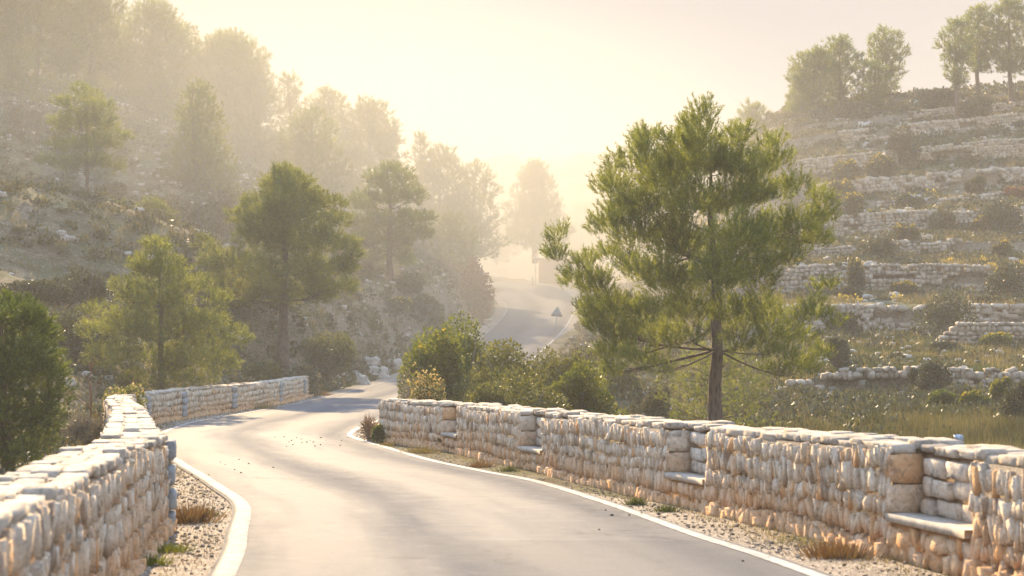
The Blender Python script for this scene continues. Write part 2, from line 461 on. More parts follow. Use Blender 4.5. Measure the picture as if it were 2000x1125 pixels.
# camera stands on the road: bias so the surface is at 0 there
rl = RW[:, 0:2]; rr_ = RW[:, 2:4]; rc = (rl + rr_) / 2
halfw = np.linalg.norm(rl - rr_, axis=1) / 2
def road_dist(X, Y):
    """distance to the road centre line, surface height and half width there"""
    X = np.asarray(X, float).ravel(); Y = np.asarray(Y, float).ravel()
    a = rc[:-1]; d = rc[1:] - a; L2 = (d ** 2).sum(1)
    D = np.full(len(X), 1e9); Z = np.zeros(len(X)); H = np.zeros(len(X))
    for i in range(len(a)):
        t = np.clip(((X - a[i, 0]) * d[i, 0] + (Y - a[i, 1]) * d[i, 1]) / L2[i], 0, 1)
        qx = a[i, 0] + t * d[i, 0]; qy = a[i, 1] + t * d[i, 1]
        dd = np.hypot(X - qx, Y - qy); m = dd < D
        D[m] = dd[m]; Z[m] = zr(qy[m]); H[m] = (halfw[i] * (1 - t) + halfw[i + 1] * t)[m]
    return D, Z, H

# ------------------------------------------------------------------ terrain
CPL = [(-3,-12,-.2),(-14,0,-1),(-10,10,-2.0),(-20,20,-1.2),(-8.5,20,-2.6),(-11,28,-2.5),(-20,34,-1.6),(-14,40,-1.8),
 P(150,780,45),P(100,700,55),P(50,600,66),P(0,500,78),P(-200,420,78),P(160,415,105),P(0,300,112),P(-200,250,110),P(30,200,128),P(300,200,150),P(100,150,146),
 P(350,450,90),P(450,560,84),P(550,700,80),P(400,700,66),P(640,690,84),P(700,650,96),P(620,570,100),P(760,540,118),P(850,560,124),P(890,520,142),
 P(600,400,135),P(500,330,145),P(700,400,152),P(850,452,158),P(915,500,158),P(440,260,158),P(300,150,165),P(600,290,163),P(150,100,165),P(-150,60,165),
 (-10,170,4.5),(-30,190,14),(-60,190,25),(-20,215,5),(-60,230,12),
 (8,0,-2.0),(12,15,-3.2),(7,25,-3.4),(4.7,40,-2.25),(12,40,-3.0),(1.0,45,-2.5),(-.5,56,-2.6),(9.4,52,-2.6),(16,45,-2.6),(25,30,-2.6),
 (4,70,-2.9),(4,88,-2.6),(5,100,-2.8),(7,115,-2.2),(8.5,130,-1.5),(10,150,.2),(12,170,1.6),(12,200,1.8),(0,200,2.4),(20,100,-1.5),(30,130,0),(30,180,2),(30,70,-2.5),
 (60,60,-1),(60,150,3),(50,215,3),(0,240,1),(-30,260,3)]
CP = np.array(CPL, float)
def _u(r2): return .5 * r2 * np.log(r2 + 1e-9)
def tps_fit(CP, lam=6.0):
    n = len(CP); S = 50.
    q = CP[:, :2] / S
    K = _u(((q[:, None] - q[None]) ** 2).sum(-1)) + np.eye(n) * lam / S / S
    Pm = np.c_[np.ones(n), q]; A = np.block([[K, Pm], [Pm.T, np.zeros((3, 3))]])
    return np.linalg.solve(A, np.r_[CP[:, 2], 0, 0, 0]), q, S
_w, _q, _S = tps_fit(CP)
def tps(X, Y):
    X = X / _S; Y = Y / _S; out = _w[-3] + _w[-2] * X + _w[-1] * Y
    for i in range(len(_q)): out = out + _w[i] * _u((X - _q[i, 0]) ** 2 + (Y - _q[i, 1]) ** 2)
    return out
# terraces: (Y of the wall, ground at its foot, ground at its lip)
TER = [(66,-2.5,-1.65),(88,-.75,.55),(100,1.35,2.75),(112,3.7,4.65),(123,6.0,7.3),(130.5,8.3,8.9),(137,9.8,11.1),(146,12.5,13.9),(153,15.5,16.5),(158.5,17.2,18.0)]
_ty = [30]; _tz = [-2.75]
for (a, b, c) in TER: _ty += [a - .25, a + .25]; _tz += [b, c]
_ty += [170, 185, 215, 260]; _tz += [20.8, 19.5, 10, 3]
def twob(X): return 1.6 * np.sin(X * .11 + .6) + 1.1 * (vnoise(X * .22 + 3, X * 0 + 1.5) - .5) * 2
def tilt(X, Y): return (X - 41) * .1 * sstep((Y - 100) / 50)
def ter_h(X, Y): return np.interp(Y - twob(X), _ty, _tz) + tilt(X, Y)
def flank(X, Y):
    a = np.interp(Y, [40, 60, 100, 165, 200], [10, 8, 8, 11, 12]); b = np.interp(Y, [40, 60, 100, 165, 200], [16, 14, 15.5, 27, 34])
    return sstep((X - a) / (b - a)) * sstep((Y - 44) / 10)
def Hgt(X, Y):
    sh = np.shape(X); X = np.asarray(X, float).ravel(); Y = np.asarray(Y, float).ravel()
    Xc = np.clip(X, -75, 75); Yc = np.clip(Y, -14, 260)
    left = tps(Xc, Yc)
    g = flank(Xc, Yc)
    nz = (fbm(X * .12, Y * .12, 4) - .5) * 1.6 + (fbm(X * .9 + 50, Y * .9, 3) - .5) * .45
    nr = (fbm(X * .25 + 9, Y * .25, 4) - .5) * .35
    h = (left + nz) * (1 - g) + (ter_h(Xc, Yc) + nr) * g
    D, Z, W = road_dist(X, Y)
    steep = np.interp(Y, [0, 110, 125, 165, 185], [4.2, 4.2, 2.6, 2.2, 3])
    k = sstep((D - W - 1.0) / steep)
    h = (Z - .03) * (1 - k) + h * k
    far = sstep((np.maximum(np.abs(X) - 75, 0) + np.maximum(Y - 260, 0)) / 150)
    h = h * (1 - far) + (1.0 + (fbm(X * .01, Y * .01, 3) - .5) * 8) * far
    return h.reshape(sh)
gx = np.unique(np.r_[np.linspace(-430, -60, 16), np.linspace(-60, -44, 20), np.arange(-44, 44, .34), np.linspace(44, 60, 20), np.linspace(60, 430, 16)])
gy = np.unique(np.r_[np.linspace(-60, -14, 6), np.arange(-14, 196, .36), np.linspace(196, 260, 30), np.linspace(260, 540, 20)])
GX, GY = np.meshgrid(gx, gy)
GZ = Hgt(GX, GY)
nxg, nyg = len(gx), len(gy)
ii = (np.arange(nyg - 1)[:, None] * nxg + np.arange(nxg - 1)[None]).ravel()
gq = np.stack([ii, ii + 1, ii + nxg + 1, ii + nxg], 1)
g = new_mesh("ground", np.stack([GX, GY, GZ], -1).reshape(-1, 3), [gq], M['ground'], smooth=True)
tag(g, kind='structure')
def hz(x, y): return float(Hgt(np.array([x]), np.array([y]))[0])

# verge + road sheets
def strip(name, A, B, m, dz, nacross=6, skirt=False):
    A = np.asarray(A); B = np.asarray(B); n = len(A)
    t = np.linspace(0, 1, nacross + 1)
    XY = A[:, None] * (1 - t)[None, :, None] + B[:, None] * t[None, :, None]
    Z = zr(XY[..., 1]) + dz
    V = np.concatenate([XY, Z[..., None]], -1).reshape(-1, 3)
    k = nacross + 1
    i = (np.arange(n - 1)[:, None] * k + np.arange(nacross)[None]).ravel()
    Q = np.stack([i, i + 1, i + k + 1, i + k], 1)
    at = {"across": np.tile(t, n), "along": XY[..., 1].ravel()}
    return new_mesh(name, V, [Q], m, smooth=True, attrs=at)
def dense(A, m=4):
    s = np.r_[0, np.cumsum(np.linalg.norm(np.diff(A, axis=0), axis=1))]
    u = np.linspace(0, s[-1], int(s[-1] / .4))
    return np.stack([np.interp(u, s, A[:, 0]), np.interp(u, s, A[:, 1])], 1)
RW2 = catmull(ROWS, 24)
L_ = RW2[:, 0:2]; R_ = RW2[:, 2:4]; dirn = (R_ - L_) / np.linalg.norm(R_ - L_, axis=1)[:, None]
o = strip("gravel_verge", L_ - dirn * .95, R_ + dirn * .95, M['gravel'], -.004, 10); tag(o, kind='structure')
o = strip("road", L_ - dirn * .06, R_ + dirn * .06, M['asphalt'], .012, 10); tag(o, kind='structure')
def normals2(A):
    t = np.gradient(A, axis=0); t /= np.linalg.norm(t, axis=1)[:, None] + 1e-9
    return np.stack([t[:, 1], -t[:, 0]], 1)       # to the right of travel
for A, s_, w_, nm in ((R_, -1, .13, "edge_line"), (L_, 1, .12, "edge_line")):
    nn = normals2(A)
    m_ = (A[:, 1] > 29) if s_ == 1 else (A[:, 1] > -20)
    o = strip(nm, A[m_], (A + nn * s_ * w_)[m_], M['paint'], .017, 1); tag(o, kind='structure')
# near left: a low rounded concrete edging band painted white
m_ = (L_[:, 1] < 30.2)
Ak = L_[m_]; nn = normals2(Ak)
prof = [(-.03, -.12), (-.03, .022), (0.0, .03), (.13, .028), (.15, .016)]
V = []
for (ox, oz) in prof:
    q = Ak + nn * ox; V.append(np.c_[q, zr(q[:, 1]) + oz])
V = np.stack(V, 1); k = len(prof); n_ = len(Ak)
i = (np.arange(n_ - 1)[:, None] * k + np.arange(k - 1)[None]).ravel()
o = new_mesh("kerb", V.reshape(-1, 3), [np.stack([i, i + 1, i + k + 1, i + k], 1)], M['kerb'], smooth=False); tag(o, kind='structure')

# ------------------------------------------------------------------ roadside parapet walls
class Path:
    def __init__(s, pts, step=.1):
        A = np.array(pts, float); A = catmull(A, 12)
        d = np.r_[0, np.cumsum(np.linalg.norm(np.diff(A, axis=0), axis=1))]
        s.L = d[-1]; s.u = np.linspace(0, s.L, int(s.L / step) + 2)
        s.p = np.stack([np.interp(s.u, d, A[:, 0]), np.interp(s.u, d, A[:, 1])], 1)
        t = np.gradient(s.p, axis=0); s.t = t / np.linalg.norm(t, axis=1)[:, None]
        s.n = np.stack([s.t[:, 1], -s.t[:, 0]], 1)
    def at(s, u):
        u = np.asarray(u, float)
        f = lambda a: np.stack([np.interp(u, s.u, a[:, 0]), np.interp(u, s.u, a[:, 1])], -1)
        return f(s.p), f(s.t), f(s.n)
    def s_of_Y(s, Y): return float(np.interp(Y, s.p[:, 1], s.u)) if s.p[-1, 1] > s.p[0, 1] else float(np.interp(-Y, -s.p[:, 1], s.u))
def wframe(path, u, v, out, side):
    """side=+1: face looks to the right of travel"""
    p, t, n = path.at(u); n = n * side
    z = zr(p[:, 1]) - .05
    pos = np.c_[p + n * np.asarray(out)[:, None], z + v]
    return pos, np.c_[t, np.zeros(len(u))], np.c_[n, np.zeros(len(u))]
def core(path, s0, s1, lo, hi, out0, out1, side, m, name, parent, attr=True):
    u = np.arange(s0, s1, .25); u = np.r_[u, s1]
    p, t, n = path.at(u); n = n * side; z = zr(p[:, 1]) - .05
    V = []
    for (o_, v_) in ((out0, lo), (out1, lo), (out1, hi), (out0, hi)):
        V.append(np.c_[p + n * o_, z + v_])
    V = np.stack(V, 1); k = 4; nn = len(u)
    i = np.arange(nn - 1)[:, None] * k; j = np.arange(4)[None]; jn = (j + 1) % 4
    Q = np.stack([i + j, i + jn, i + k + jn, i + k + j], -1).reshape(-1, 4)
    Q = np.concatenate([Q, [[0, 1, 2, 3], [(nn - 1) * k + 3, (nn - 1) * k + 2, (nn - 1) * k + 1, (nn - 1) * k]]])
    mb = MB(); hv = np.tile([lo, lo, hi, hi], nn) / 1.0
    mb.add(V.reshape(-1, 3), Q=Q, a=hv)
    return mb
def face_stones(mb, path, s0, s1, out, side, h, v0=.0, vert=True, wmin=.05, wmax=.1, rows=5, deep=.05):
    """courses of narrow stones set on edge"""
    edges = np.linspace(v0, h, rows + 1) + np.r_[0, rng.uniform(-.03, .03, rows - 1), 0]
    for r in range(rows):
        lo, hi = edges[r], edges[r + 1]
        u = s0 + rng.uniform(0, .04); U = []; Wd = []
        while u < s1 - .02:
            wd = rng.uniform(wmin, wmax) * (1.35 if rng.random() < .12 else 1)
            U.append(u + wd / 2); Wd.append(wd); u += wd + rng.uniform(.004, .018)
        U = np.array(U); Wd = np.array(Wd); n = len(U)
        if n == 0: continue
        U = np.minimum(U, s1 - Wd / 2); yaw = rng.normal(0, .12, n)[:, None]; pit = rng.normal(0, .1, n)[:, None]
        hh = (hi - lo) * rng.uniform(.72, 1.06, n); vc = (lo + hi) / 2 + rng.uniform(-.025, .025, n) + .03 * np.sin(U * 1.3 + r)
        o_ = out + rng.uniform(-.02, .006, n)
        pos, t, nr = wframe(path, U, vc, o_, side)
        tiltv = rng.normal(.04, .16, n)[:, None]
        up = np.tile([0, 0, 1.], (n, 1)); a_up = up * np.cos(tiltv) + t * np.sin(tiltv); a_t = t * np.cos(tiltv) - up * np.sin(tiltv) + nr * yaw; a_up = a_up + nr * pit
        stones(mb, pos, a_t * (Wd / 2)[:, None] * 1.08, nr * (deep * rng.uniform(.7, 1.25, n))[:, None], a_up * (hh / 2 * 1.08)[:, None], .2, EDGE, SQ2, a=np.clip(vc, 0, 1))
def big_stones(mb, path, s0, s1, out, side, lo, hi, rows=3, deep=.05, wr=(.3, .55), fill=.94):
    edges = np.linspace(lo, hi, rows + 1)
    for r in range(rows):
        u = s0; 
        while u < s1 - .05:
            wd = min(rng.uniform(*wr), s1 - u)
            if s1 - u - wd < .14: wd = s1 - u
            hh = (edges[r + 1] - edges[r])
            pos, t, nr = wframe(path, np.array([u + wd / 2]), np.array([(edges[r] + edges[r + 1]) / 2 + rng.uniform(-.02, .02)]), np.array([out + rng.uniform(-.02, .015)]), side)
            stones(mb, pos, t * wd / 2 * fill, nr * deep, np.array([[0, 0, hh / 2 * fill * rng.uniform(.85, 1)]]), .09, STONE3, SQ3, a=np.array([edges[r]]))
            u += wd
def coping(mb, path, s0, s1, o0, o1, side, v, thick=.1, cols=2):
    thick *= .7
    es = np.linspace(o0, o1, cols + 1)
    for c in range(cols):
        u = s0
        while u < s1 - .02:
            wd = min(rng.uniform(.12, .42), s1 - u)
            if s1 - u - wd < .12: wd = s1 - u
            w2 = (es[c + 1] - es[c]) * rng.uniform(.9, 1.08)
            oc = (es[c] + es[c + 1]) / 2 + rng.uniform(-.02, .02)
            pos, t, nr = wframe(path, np.array([u + wd / 2]), np.array([v + rng.normal(0, .014)]), np.array([oc]), side)
            stones(mb, pos, t * wd / 2 * 1.01, nr * abs(w2) / 2 * 1.0, np.array([[0, 0, thick / 2 * rng.uniform(.85, 1.15)]]), .09, SLAB, SQ3, a=np.array([1.]))
            u += wd

# --- right parapet with bench niches
rp = Path([(5.6,-8),(5.15,-2),(4.75,3),(4.3,8),(3.8,12.3),(3.25,15.6),(2.5,19.0),(1.65,22.8),(.85,26.3),(-.1,30.3),(-.95,33.8),(-1.9,36.4),(-2.6,38.2)])
root = empty("stone_parapet", (2.5, 18, float(zr(18))), "long pale stone parapet with bench niches along the right edge of the road", "stone wall", None)
def child(mb, name, m, par, attr="h", smooth=False):
    o = mb.build(name, m, par, smooth, attr)
    o.matrix_parent_inverse = par.matrix_world.inverted() if False else o.matrix_parent_inverse
    o.location = -np.array(par.location)
    return o
SIDE = -1     # road lies to the left of travel
Hh = .98
nich = [(4.2, 5.4), (12.6, 14.2), (18.9, 20.3), (26.3, 27.8), (32.7, 34.0)]
ns = [(rp.s_of_Y(a), rp.s_of_Y(b)) for a, b in nich]
segs = []; c = 0
for a, b in ns: segs.append((c, a)); c = b
segs.append((c, rp.L))
mb = core(rp, 0, rp.L, -.25, Hh - .06, -.27, .08, SIDE, None, "", None)
back = MB(); face_stones(back, rp, 0, rp.L, -.27, SIDE, Hh - .05, wmin=.16, wmax=.34, rows=4, deep=.05)
child(back, "rear_face", M['stone'], root)
child(mb, "mortar_core", M['mortar'], root)
fr = MB(); fcore = MB()
for (a, b) in segs:
    q = core(rp, a, b, -.25, Hh - .06, .02, .362, SIDE, None, "", None); fcore.add(q.V[0], Q=q.Q[0], a=q.A[0])
    face_stones(fr, rp, a, b, .36, SIDE, Hh - .06, wmin=.035, wmax=.085, rows=5)
    # foot course that spreads into the verge
    face_stones(fr, rp, a, b, .40, SIDE, .16, v0=-.06, wmin=.07, wmax=.16, rows=1, deep=.07)
    cp = MB(); coping(cp, rp, a - .02, b + .02, -.27, .355, SIDE, Hh - .02, .1, 3); child(cp, "coping", M['coping'], root)
    for e, sg in ((a, 1), (b, -1)):    # cheeks of the niches
        ed = np.linspace(-.1, Hh - .06, 5)
        for r in range(4):
            pos, t, nr = wframe(rp, np.array([e + sg * .05]), np.array([(ed[r] + ed[r + 1]) / 2]), np.array([.22]), SIDE)
            stones(fr, pos, t * .075, nr * .17, np.array([[0, 0, .125]]), .1, STONE3, SQ3, a=np.array([ed[r]]))
child(fcore, "mortar_facing", M['mortar'], root)
child(fr, "stone_facing", M['stone'], root)
for (a, b) in ns:
    pn = MB(); big_stones(pn, rp, a + .1, b - .1, .09, SIDE, .4, Hh - .08, 3, .06)
    child(pn, "niche_panel", M['bigstone'], root)
    cc = MB(); coping(cc, rp, a - .0, b + .0, -.28, .14, SIDE, Hh - .02, .09, 2)
    child(cc, "niche_coping", M['coping'], root)
    be = MB(); q = core(rp, a + .02, b - .02, .355, .42, .1, .43, SIDE, None, "", None); be.add(q.V[0], Q=q.Q[0], a=q.A[0])
    bn = child(be, "bench_seat", M['slab'], root)
    bb = MB(); q = core(rp, a, b, -.25, .35, .08, .36, SIDE, None, "", None); bb.add(q.V[0], Q=q.Q[0], a=q.A[0])
    face_stones(bb, rp, a, b, .36, SIDE, .34, wmin=.1, wmax=.17, rows=2)
    child(bb, "bench_base", M['stone'], root)

# --- left parapet: near length, corner pillar, long curved length
def left_wall(pts, label, h, thick, pil, nm, niches=(), wm=(.04, .085), rows=5):
    lp = Path(pts); mid = lp.p[len(lp.p) // 2]
    r = empty("stone_parapet", (float(mid[0]), float(mid[1]), float(zr(mid[1]))), label, "stone wall")
    q = core(lp, 0, lp.L, -.25, h - .06, -thick + .03, -.035, 1, None, "", None)
    child(q, "mortar_core", M['mortar'], r)
    fr = MB(); face_stones(fr, lp, 0, lp.L, -.04, 1, h - .06, wmin=wm[0], wmax=wm[1], rows=rows)
    face_stones(fr, lp, 0, lp.L, .0, 1, .15, v0=-.06, wmin=.07, wmax=.15, rows=1, deep=.07)
    child(fr, "stone_facing", M['stone'], r)
    bk = MB(); face_stones(bk, lp, 0, lp.L, -thick + .04, 1, h - .05, wmin=.15, wmax=.32, rows=4, deep=.05)
    for e, sg in ((0, 1), (lp.L, -1)):
        ed = np.linspace(-.1, h - .06, 5)
        for rr in range(4):
            for oo in (-.13, -.37):
                pos, t, nr = wframe(lp, np.array([e + sg * .02]), np.array([(ed[rr] + ed[rr + 1]) / 2]), np.array([oo]), 1)
                stones(bk, pos, t * .06, nr * .12, np.array([[0, 0, .12]]), .1, STONE3, SQ3, a=np.array([ed[rr]]))
    child(bk, "rear_face", M['stone'], r)
    cp = MB(); coping(cp, lp, 0, lp.L, -thick + .01, -.02, 1, h - .02, .1, 3)
    child(cp, "coping", M['coping'], r)
    for (y0, wd, hh0) in pil:
        s = lp.s_of_Y(y0) if not isinstance(y0, tuple) else y0[0]
        pb = MB(); big_stones(pb, lp, s - wd / 2, s + wd / 2, .012, 1, hh0, h - .04, 4, .05, (wd * .9, wd), .97)
        child(pb, "block_pier", M['quoin'], r)
    return r, lp
left_wall([(-.9,-4),(-1.35,1),(-1.78,4.5),(-2.22,8),(-2.75,12),(-3.36,16.75)],
          "blurred near length of rough stone parapet at the lower left edge of the road", .97, .52, [(16.6, .36, .02)], "a")
_, lpf = left_wall([(-3.5,17.0),(-4.25,20.4),(-5.25,24.8),(-6.35,29.6),(-7.5,34.2),(-8.75,39.2),(-9.7,43.6),(-10.25,47.0),(-10.4,50.2),(-10.25,53.5),(-9.95,57),(-9.5,61),(-9.05,66),(-8.95,72),(-8.95,78.5)],
          "long curving stone parapet with grey block piers round the left bend", .97, .58,
          [(48.6, .55, .12), (53.4, .55, .12), (59.4, .6, .14), (66.6, .6, .15), (73.5, .6, .3)], "b", rows=5)

# ------------------------------------------------------------------ foliage
def unit(v): return v / (np.linalg.norm(v, axis=-1, keepdims=True) + 1e-9)
def lobe_points(c, r, n, shell=2.4):
    """random points in an ellipsoid, denser at its skin; returns points and outward directions"""
    d = unit(rng.normal(size=(n, 3)))
    rad = rng.random(n) ** (1 / shell)
    return c + d * rad[:, None] * r, d
def shoots_to_needles(Pt, D, nn, L, W, sl, spread=(.35, 1.1)):
    """Pt (n,3) shoot base; D (n,3) shoot direction; brush of nn needles on each"""
    n = len(Pt)
    a = rng.random((n, nn)) * 2 * math.pi
    u = unit(np.cross(D, np.tile([.3, .2, 1.], (n, 1)) + 1e-3)); v = np.cross(D, u)
    radial = np.cos(a)[..., None] * u[:, None] + np.sin(a)[..., None] * v[:, None]
    al = rng.uniform(spread[0], spread[1], (n, nn))[..., None]
    nd = D[:, None] * np.cos(al) + radial * np.sin(al)
    tpos = rng.random((n, nn))[..., None] * sl
    base = Pt[:, None] + D[:, None] * tpos
    side = unit(np.cross(nd, rng.normal(size=(n, nn, 3)))) * W / 2
    ln = (L * rng.uniform(.7, 1.15, (n, nn)))[..., None]
    V = np.stack([base - side, base + side, base + nd * ln], 2).reshape(-1, 3)
    T = np.arange(n * nn * 3).reshape(-1, 3)
    return V, T
def limb(mb, a, b, r0, r1, sag=.1, k=5, n=5):
    a = np.array(a, float); b = np.array(b, float)
    t = np.linspace(0, 1, n)[:, None]
    L = np.linalg.norm(b - a)
    mid = (a + b) / 2 + np.array([0, 0, -sag * L]) + rng.normal(0, .04 * L, 3)
    pts = a * (1 - t) ** 2 + mid * 2 * t * (1 - t) + b * t * t
    mb.tube(pts, np.linspace(r0, r1, n), k, cap=False)
    return pts

def pine(base, lobes, top, trunk_r, label, group=None, m='pine', needle=(.12, .012), dens=90, nn=24, shoot=.16, crown_base=.3, twigs=True, lean=0.0, spread=(.35, 1.1), name="pine_tree", cat="pine tree", lo_frac=.35, up=.75):
    """lobes: list of (dx,dy,dz,rx,ry,rz) foliage pads relative to base; top = trunk height"""
    e = empty(name, base, label, cat, group)
    tb = MB(); k = 9
    zs = np.linspace(-.5, top, 10)
    wx = np.cumsum(rng.normal(0, .012 * top, 10)); wy = np.cumsum(rng.normal(0, .012 * top, 10)); wx -= wx[0]; wy -= wy[0]
    tr = np.stack([wx * .6 + lean * zs, wy * .6, zs], 1)
    rad = trunk_r * (1 - np.clip(zs / top, 0, 1)) ** .8 + trunk_r * .1
    rad[0] *= 1.35; rad[1] *= 1.1
    tb.tube(tr, rad, k)
    tb.build("trunk", M['bark'], e, True)
    bb = MB(); allP = []; allD = []; ends = []
    for lb in sorted(lobes, key=lambda q: math.hypot(q[0], q[1])):
        c = np.array(lb[:3]); r = np.array(lb[3:6])
        hzt = math.hypot(c[0], c[1])
        # a limb leaves the trunk below the pad, or forks from a limb already there
        zt = np.clip(c[2] - hzt * rng.uniform(.15, .6), top * crown_base, top * .97)
        a = np.array([np.interp(zt, zs, tr[:, 0]), np.interp(zt, zs, tr[:, 1]), zt])
        r0 = min(trunk_r * .3, .011 * (hzt + .6) + .006) * rng.choice([.7, 1.0, 1.3])
        b = c - np.array([0, 0, r[2] * .25])
        best = np.linalg.norm(b - a) * .75
        for (q, rq) in ends:
            dq = np.linalg.norm(b - q)
            if dq < best and q[2] < b[2] + .25 * top * .2: best = dq; a = q; r0 = min(r0 * .8, rq)
        pts = limb(bb, a, b, r0, r0 * .4, rng.uniform(.02, .14))
        ends.append((pts[2], r0 * .7)); ends.append((pts[-1], r0 * .45))
        n = max(int(dens * 4 * (r[0] * r[1] * r[2]) ** (2 / 3)), 20)
        pt, d = lobe_points(c, r, n)
        dd = unit(d * np.array([1, 1, .7]) + np.array([0, 0, up]) + rng.normal(0, .3, (n, 3)) + unit(c * np.array([1, 1, .3]))[None] * .35)
        allP.append(pt); allD.append(dd)
        if twigs:
            for q in rng.choice(n, min(n // 3, 26), replace=False):
                o = pts[rng.integers(2, len(pts))]
                limb(bb, o, pt[q], r0 * .28, r0 * .1, rng.uniform(0, .12), 3, 4)
    bb.build("branches", M['bark'], e, True)
    Pt = np.concatenate(allP); D = np.concatenate(allD)
    V, T = shoots_to_needles(Pt, D, int(nn * .7), needle[0], needle[1], shoot, spread)
    new_mesh("crown", V, [T], M[m], e)
    return e

def px_lobes(bx, by, Y, L, depth=.8, flat=.78, copies=2, rs_=(.68, .98)):
    """pads given as (px, py, radius px) of the tree as seen; spread through the crown's depth"""
    s = Y / F; out = []
    xs = np.array([l[0] for l in L]); ys = np.array([l[1] for l in L]); rs = np.array([l[2] for l in L])
    for (x, y, r) in L:
        near = np.abs(ys - y) < 55
        half = max((np.abs(xs[near] - bx) + rs[near]).max(), r)
        dx = (x - bx) * s
        lim = math.sqrt(max(half ** 2 - (x - bx) ** 2, 0)) * s * depth
        for c in range(copies):
            dy = rng.uniform(.1, 1) * lim * (1 if c % 2 else -1) if copies > 1 else rng.uniform(-.6, .6) * lim
            rr = r * s * rng.uniform(*rs_)
            out.append((dx + rng.normal(0, .04), dy, (by - y) * s + rng.normal(0, .05), rr, rr, rr * flat))
    return out
def auto_lobes(h, W, cb=.3, n=26, style='round', flat=.62, size=.34):
    """procedural crown of pads: height h, half width W, crown from cb*h up"""
    out = []; ga = 2.39996; ph = rng.random() * 6
    for i in range(n):
        t = (i + .5) / n                      # 0 bottom .. 1 top
        if style == 'round': w_ = math.sqrt(max(0, 1 - ((t - .35) / .67) ** 2))
        elif style == 'cone': w_ = (1 - t) ** .65 * .95 + .1
        elif style == 'umbrella': w_ = (t ** .5) * (1 - max(0, t - .7) / .3 * .65)
        else: w_ = .9 - .5 * t
        rr = W * size * rng.uniform(.75, 1.3) * (.65 + .5 * w_)
        rad = max(W * w_ - rr * .6, 0) * rng.uniform(.55, 1.08)
        an = ph + i * ga
        out.append((rad * math.cos(an), rad * math.sin(an), h * (cb + (1 - cb) * t) - rr * .25 * t, rr, rr, rr * flat))
    return out

# ---- the big pine in front of the terraces
hero = [(1355,238,34),(1352,275,48),(1330,320,55),(1375,320,55),(1250,282,32),(1245,318,42),(1290,350,50),(1198,322,24),(1192,372,36),(1215,405,40),(1290,290,20),
 (1432,272,34),(1420,320,45),(1450,345,48),(1500,285,28),(1502,330,42),(1535,372,34),(1470,390,50),(1400,400,58),(1330,400,58),(1260,400,50),(1180,440,34),(1235,460,52),(1310,470,60),(1400,480,65),
 (1480,460,52),(1540,440,40),(1598,392,22),(1595,425,34),(1575,470,40),(1520,505,42),(1450,540,55),(1370,550,58),(1290,545,55),(1230,530,45),(1185,505,28),
 (1090,468,20),(1082,505,26),(1135,515,24),(1116,550,24),(1160,560,36),(1152,602,28),(1190,600,45),(1250,605,48),(1320,610,52),(1395,615,42),(1168,642,28),(1210,650,44),(1280,655,44),(1180,690,30),
 (1230,700,38),(1275,720,30),(1195,725,22),(1420,660,34),(1470,640,36),(1530,625,34),(1580,605,28),(1612,570,16),(1605,625,22),(1560,660,32),(1510,685,30),(1560,715,30),(1600,700,18),(1520,735,18),(1460,600,40),(1340,665,30)]
hx, hyb, hY = 1400, 848, 40.0
hb = ((hx - 1000) / F * hY, hY, EYE - (hyb - 562.5) / F * hY)
pine(hb, px_lobes(hx - 2, hyb, hY, hero, .85, .8, 2, (.6, .88)), 6.6, .16, "tall broad green pine with a bare trunk rising behind the right parapet", None, 'pine_hero', (.105, .0145), 175, 36, .3, .3, True, -.02, (.4, .95), up=1.35)

# ---- left side trees (pads traced as seen)
T1 = [(308,485,26),(285,525,36),(330,530,38),(255,560,26),(270,585,40),(330,590,48),(375,560,30),(250,635,42),(310,650,50),(375,640,45),(425,590,24),(415,630,32),(195,610,18),(190,650,24),(215,690,34),(275,700,45),(340,705,48),(405,690,42),(455,660,28),(440,710,30),(200,730,24),(260,745,30),(330,750,30),(390,740,30)]
bz = P(312, 790, 58); pine(bz, px_lobes(312, 790, 58, T1, .8, .8, 2), 5.0, .13, "bushy light green pine just behind the left parapet", None, 'pine', (.17, .019), 110, 24, .24, .12)
T2 = [(560,340,26),(540,365,40),(590,370,38),(510,400,38),(565,405,48),(620,395,34),(475,425,26),(540,440,50),(605,435,42),(665,400,18),(662,430,26),(500,470,46),(570,480,50),(640,470,42),(685,480,22),(410,480,18),(425,510,30),(470,520,42),(540,530,48),(610,530,48),(670,525,36),(440,560,34),(500,570,42),(560,575,40),(630,570,42),(680,560,22),(460,595,24),(700,500,14)]
bz = P(552, 705, 82); pine(bz, px_lobes(556, 705, 82, T2, .85, .75, 2), 8.6, .25, "large pine with a thick leaning trunk above the far end of the left parapet", None, 'pine', (.22, .026), 75, 22, .28, .34, True, .02)
T3 = [(765,330,22),(740,355,28),(790,350,26),(715,395,30),(765,385,38),(810,385,28),(705,435,24),(745,430,36),(795,430,36),(835,430,20),(720,470,32),(775,470,38),(825,460,24),(735,505,26),(790,505,26),(700,475,16)]
bz = P(762, 545, 118); pine(bz, px_lobes(765, 545, 118, T3, .8, .7, 2), 7.6, .2, "dome crowned pine standing alone on the bank above the road bend", None, 'pine_far', (.28, .04), 42, 20, .35, .25, True)
T4 = [(160,185,24),(130,205,26),(190,210,26),(115,245,28),(160,240,36),(205,245,28),(110,285,24),(150,285,34),(200,280,30),(240,270,14),(100,320,18),(130,320,26),(185,315,26),(220,325,18)]
bz = P(165, 418, 105); pine(bz, px_lobes(160, 418, 105, T4, .8, .65, 2), 7.4, .13, "slender pine with a thin bare trunk on the open rocky slope at upper left", None, 'pine_far', (.28, .036), 40, 20, .35, .35, True)
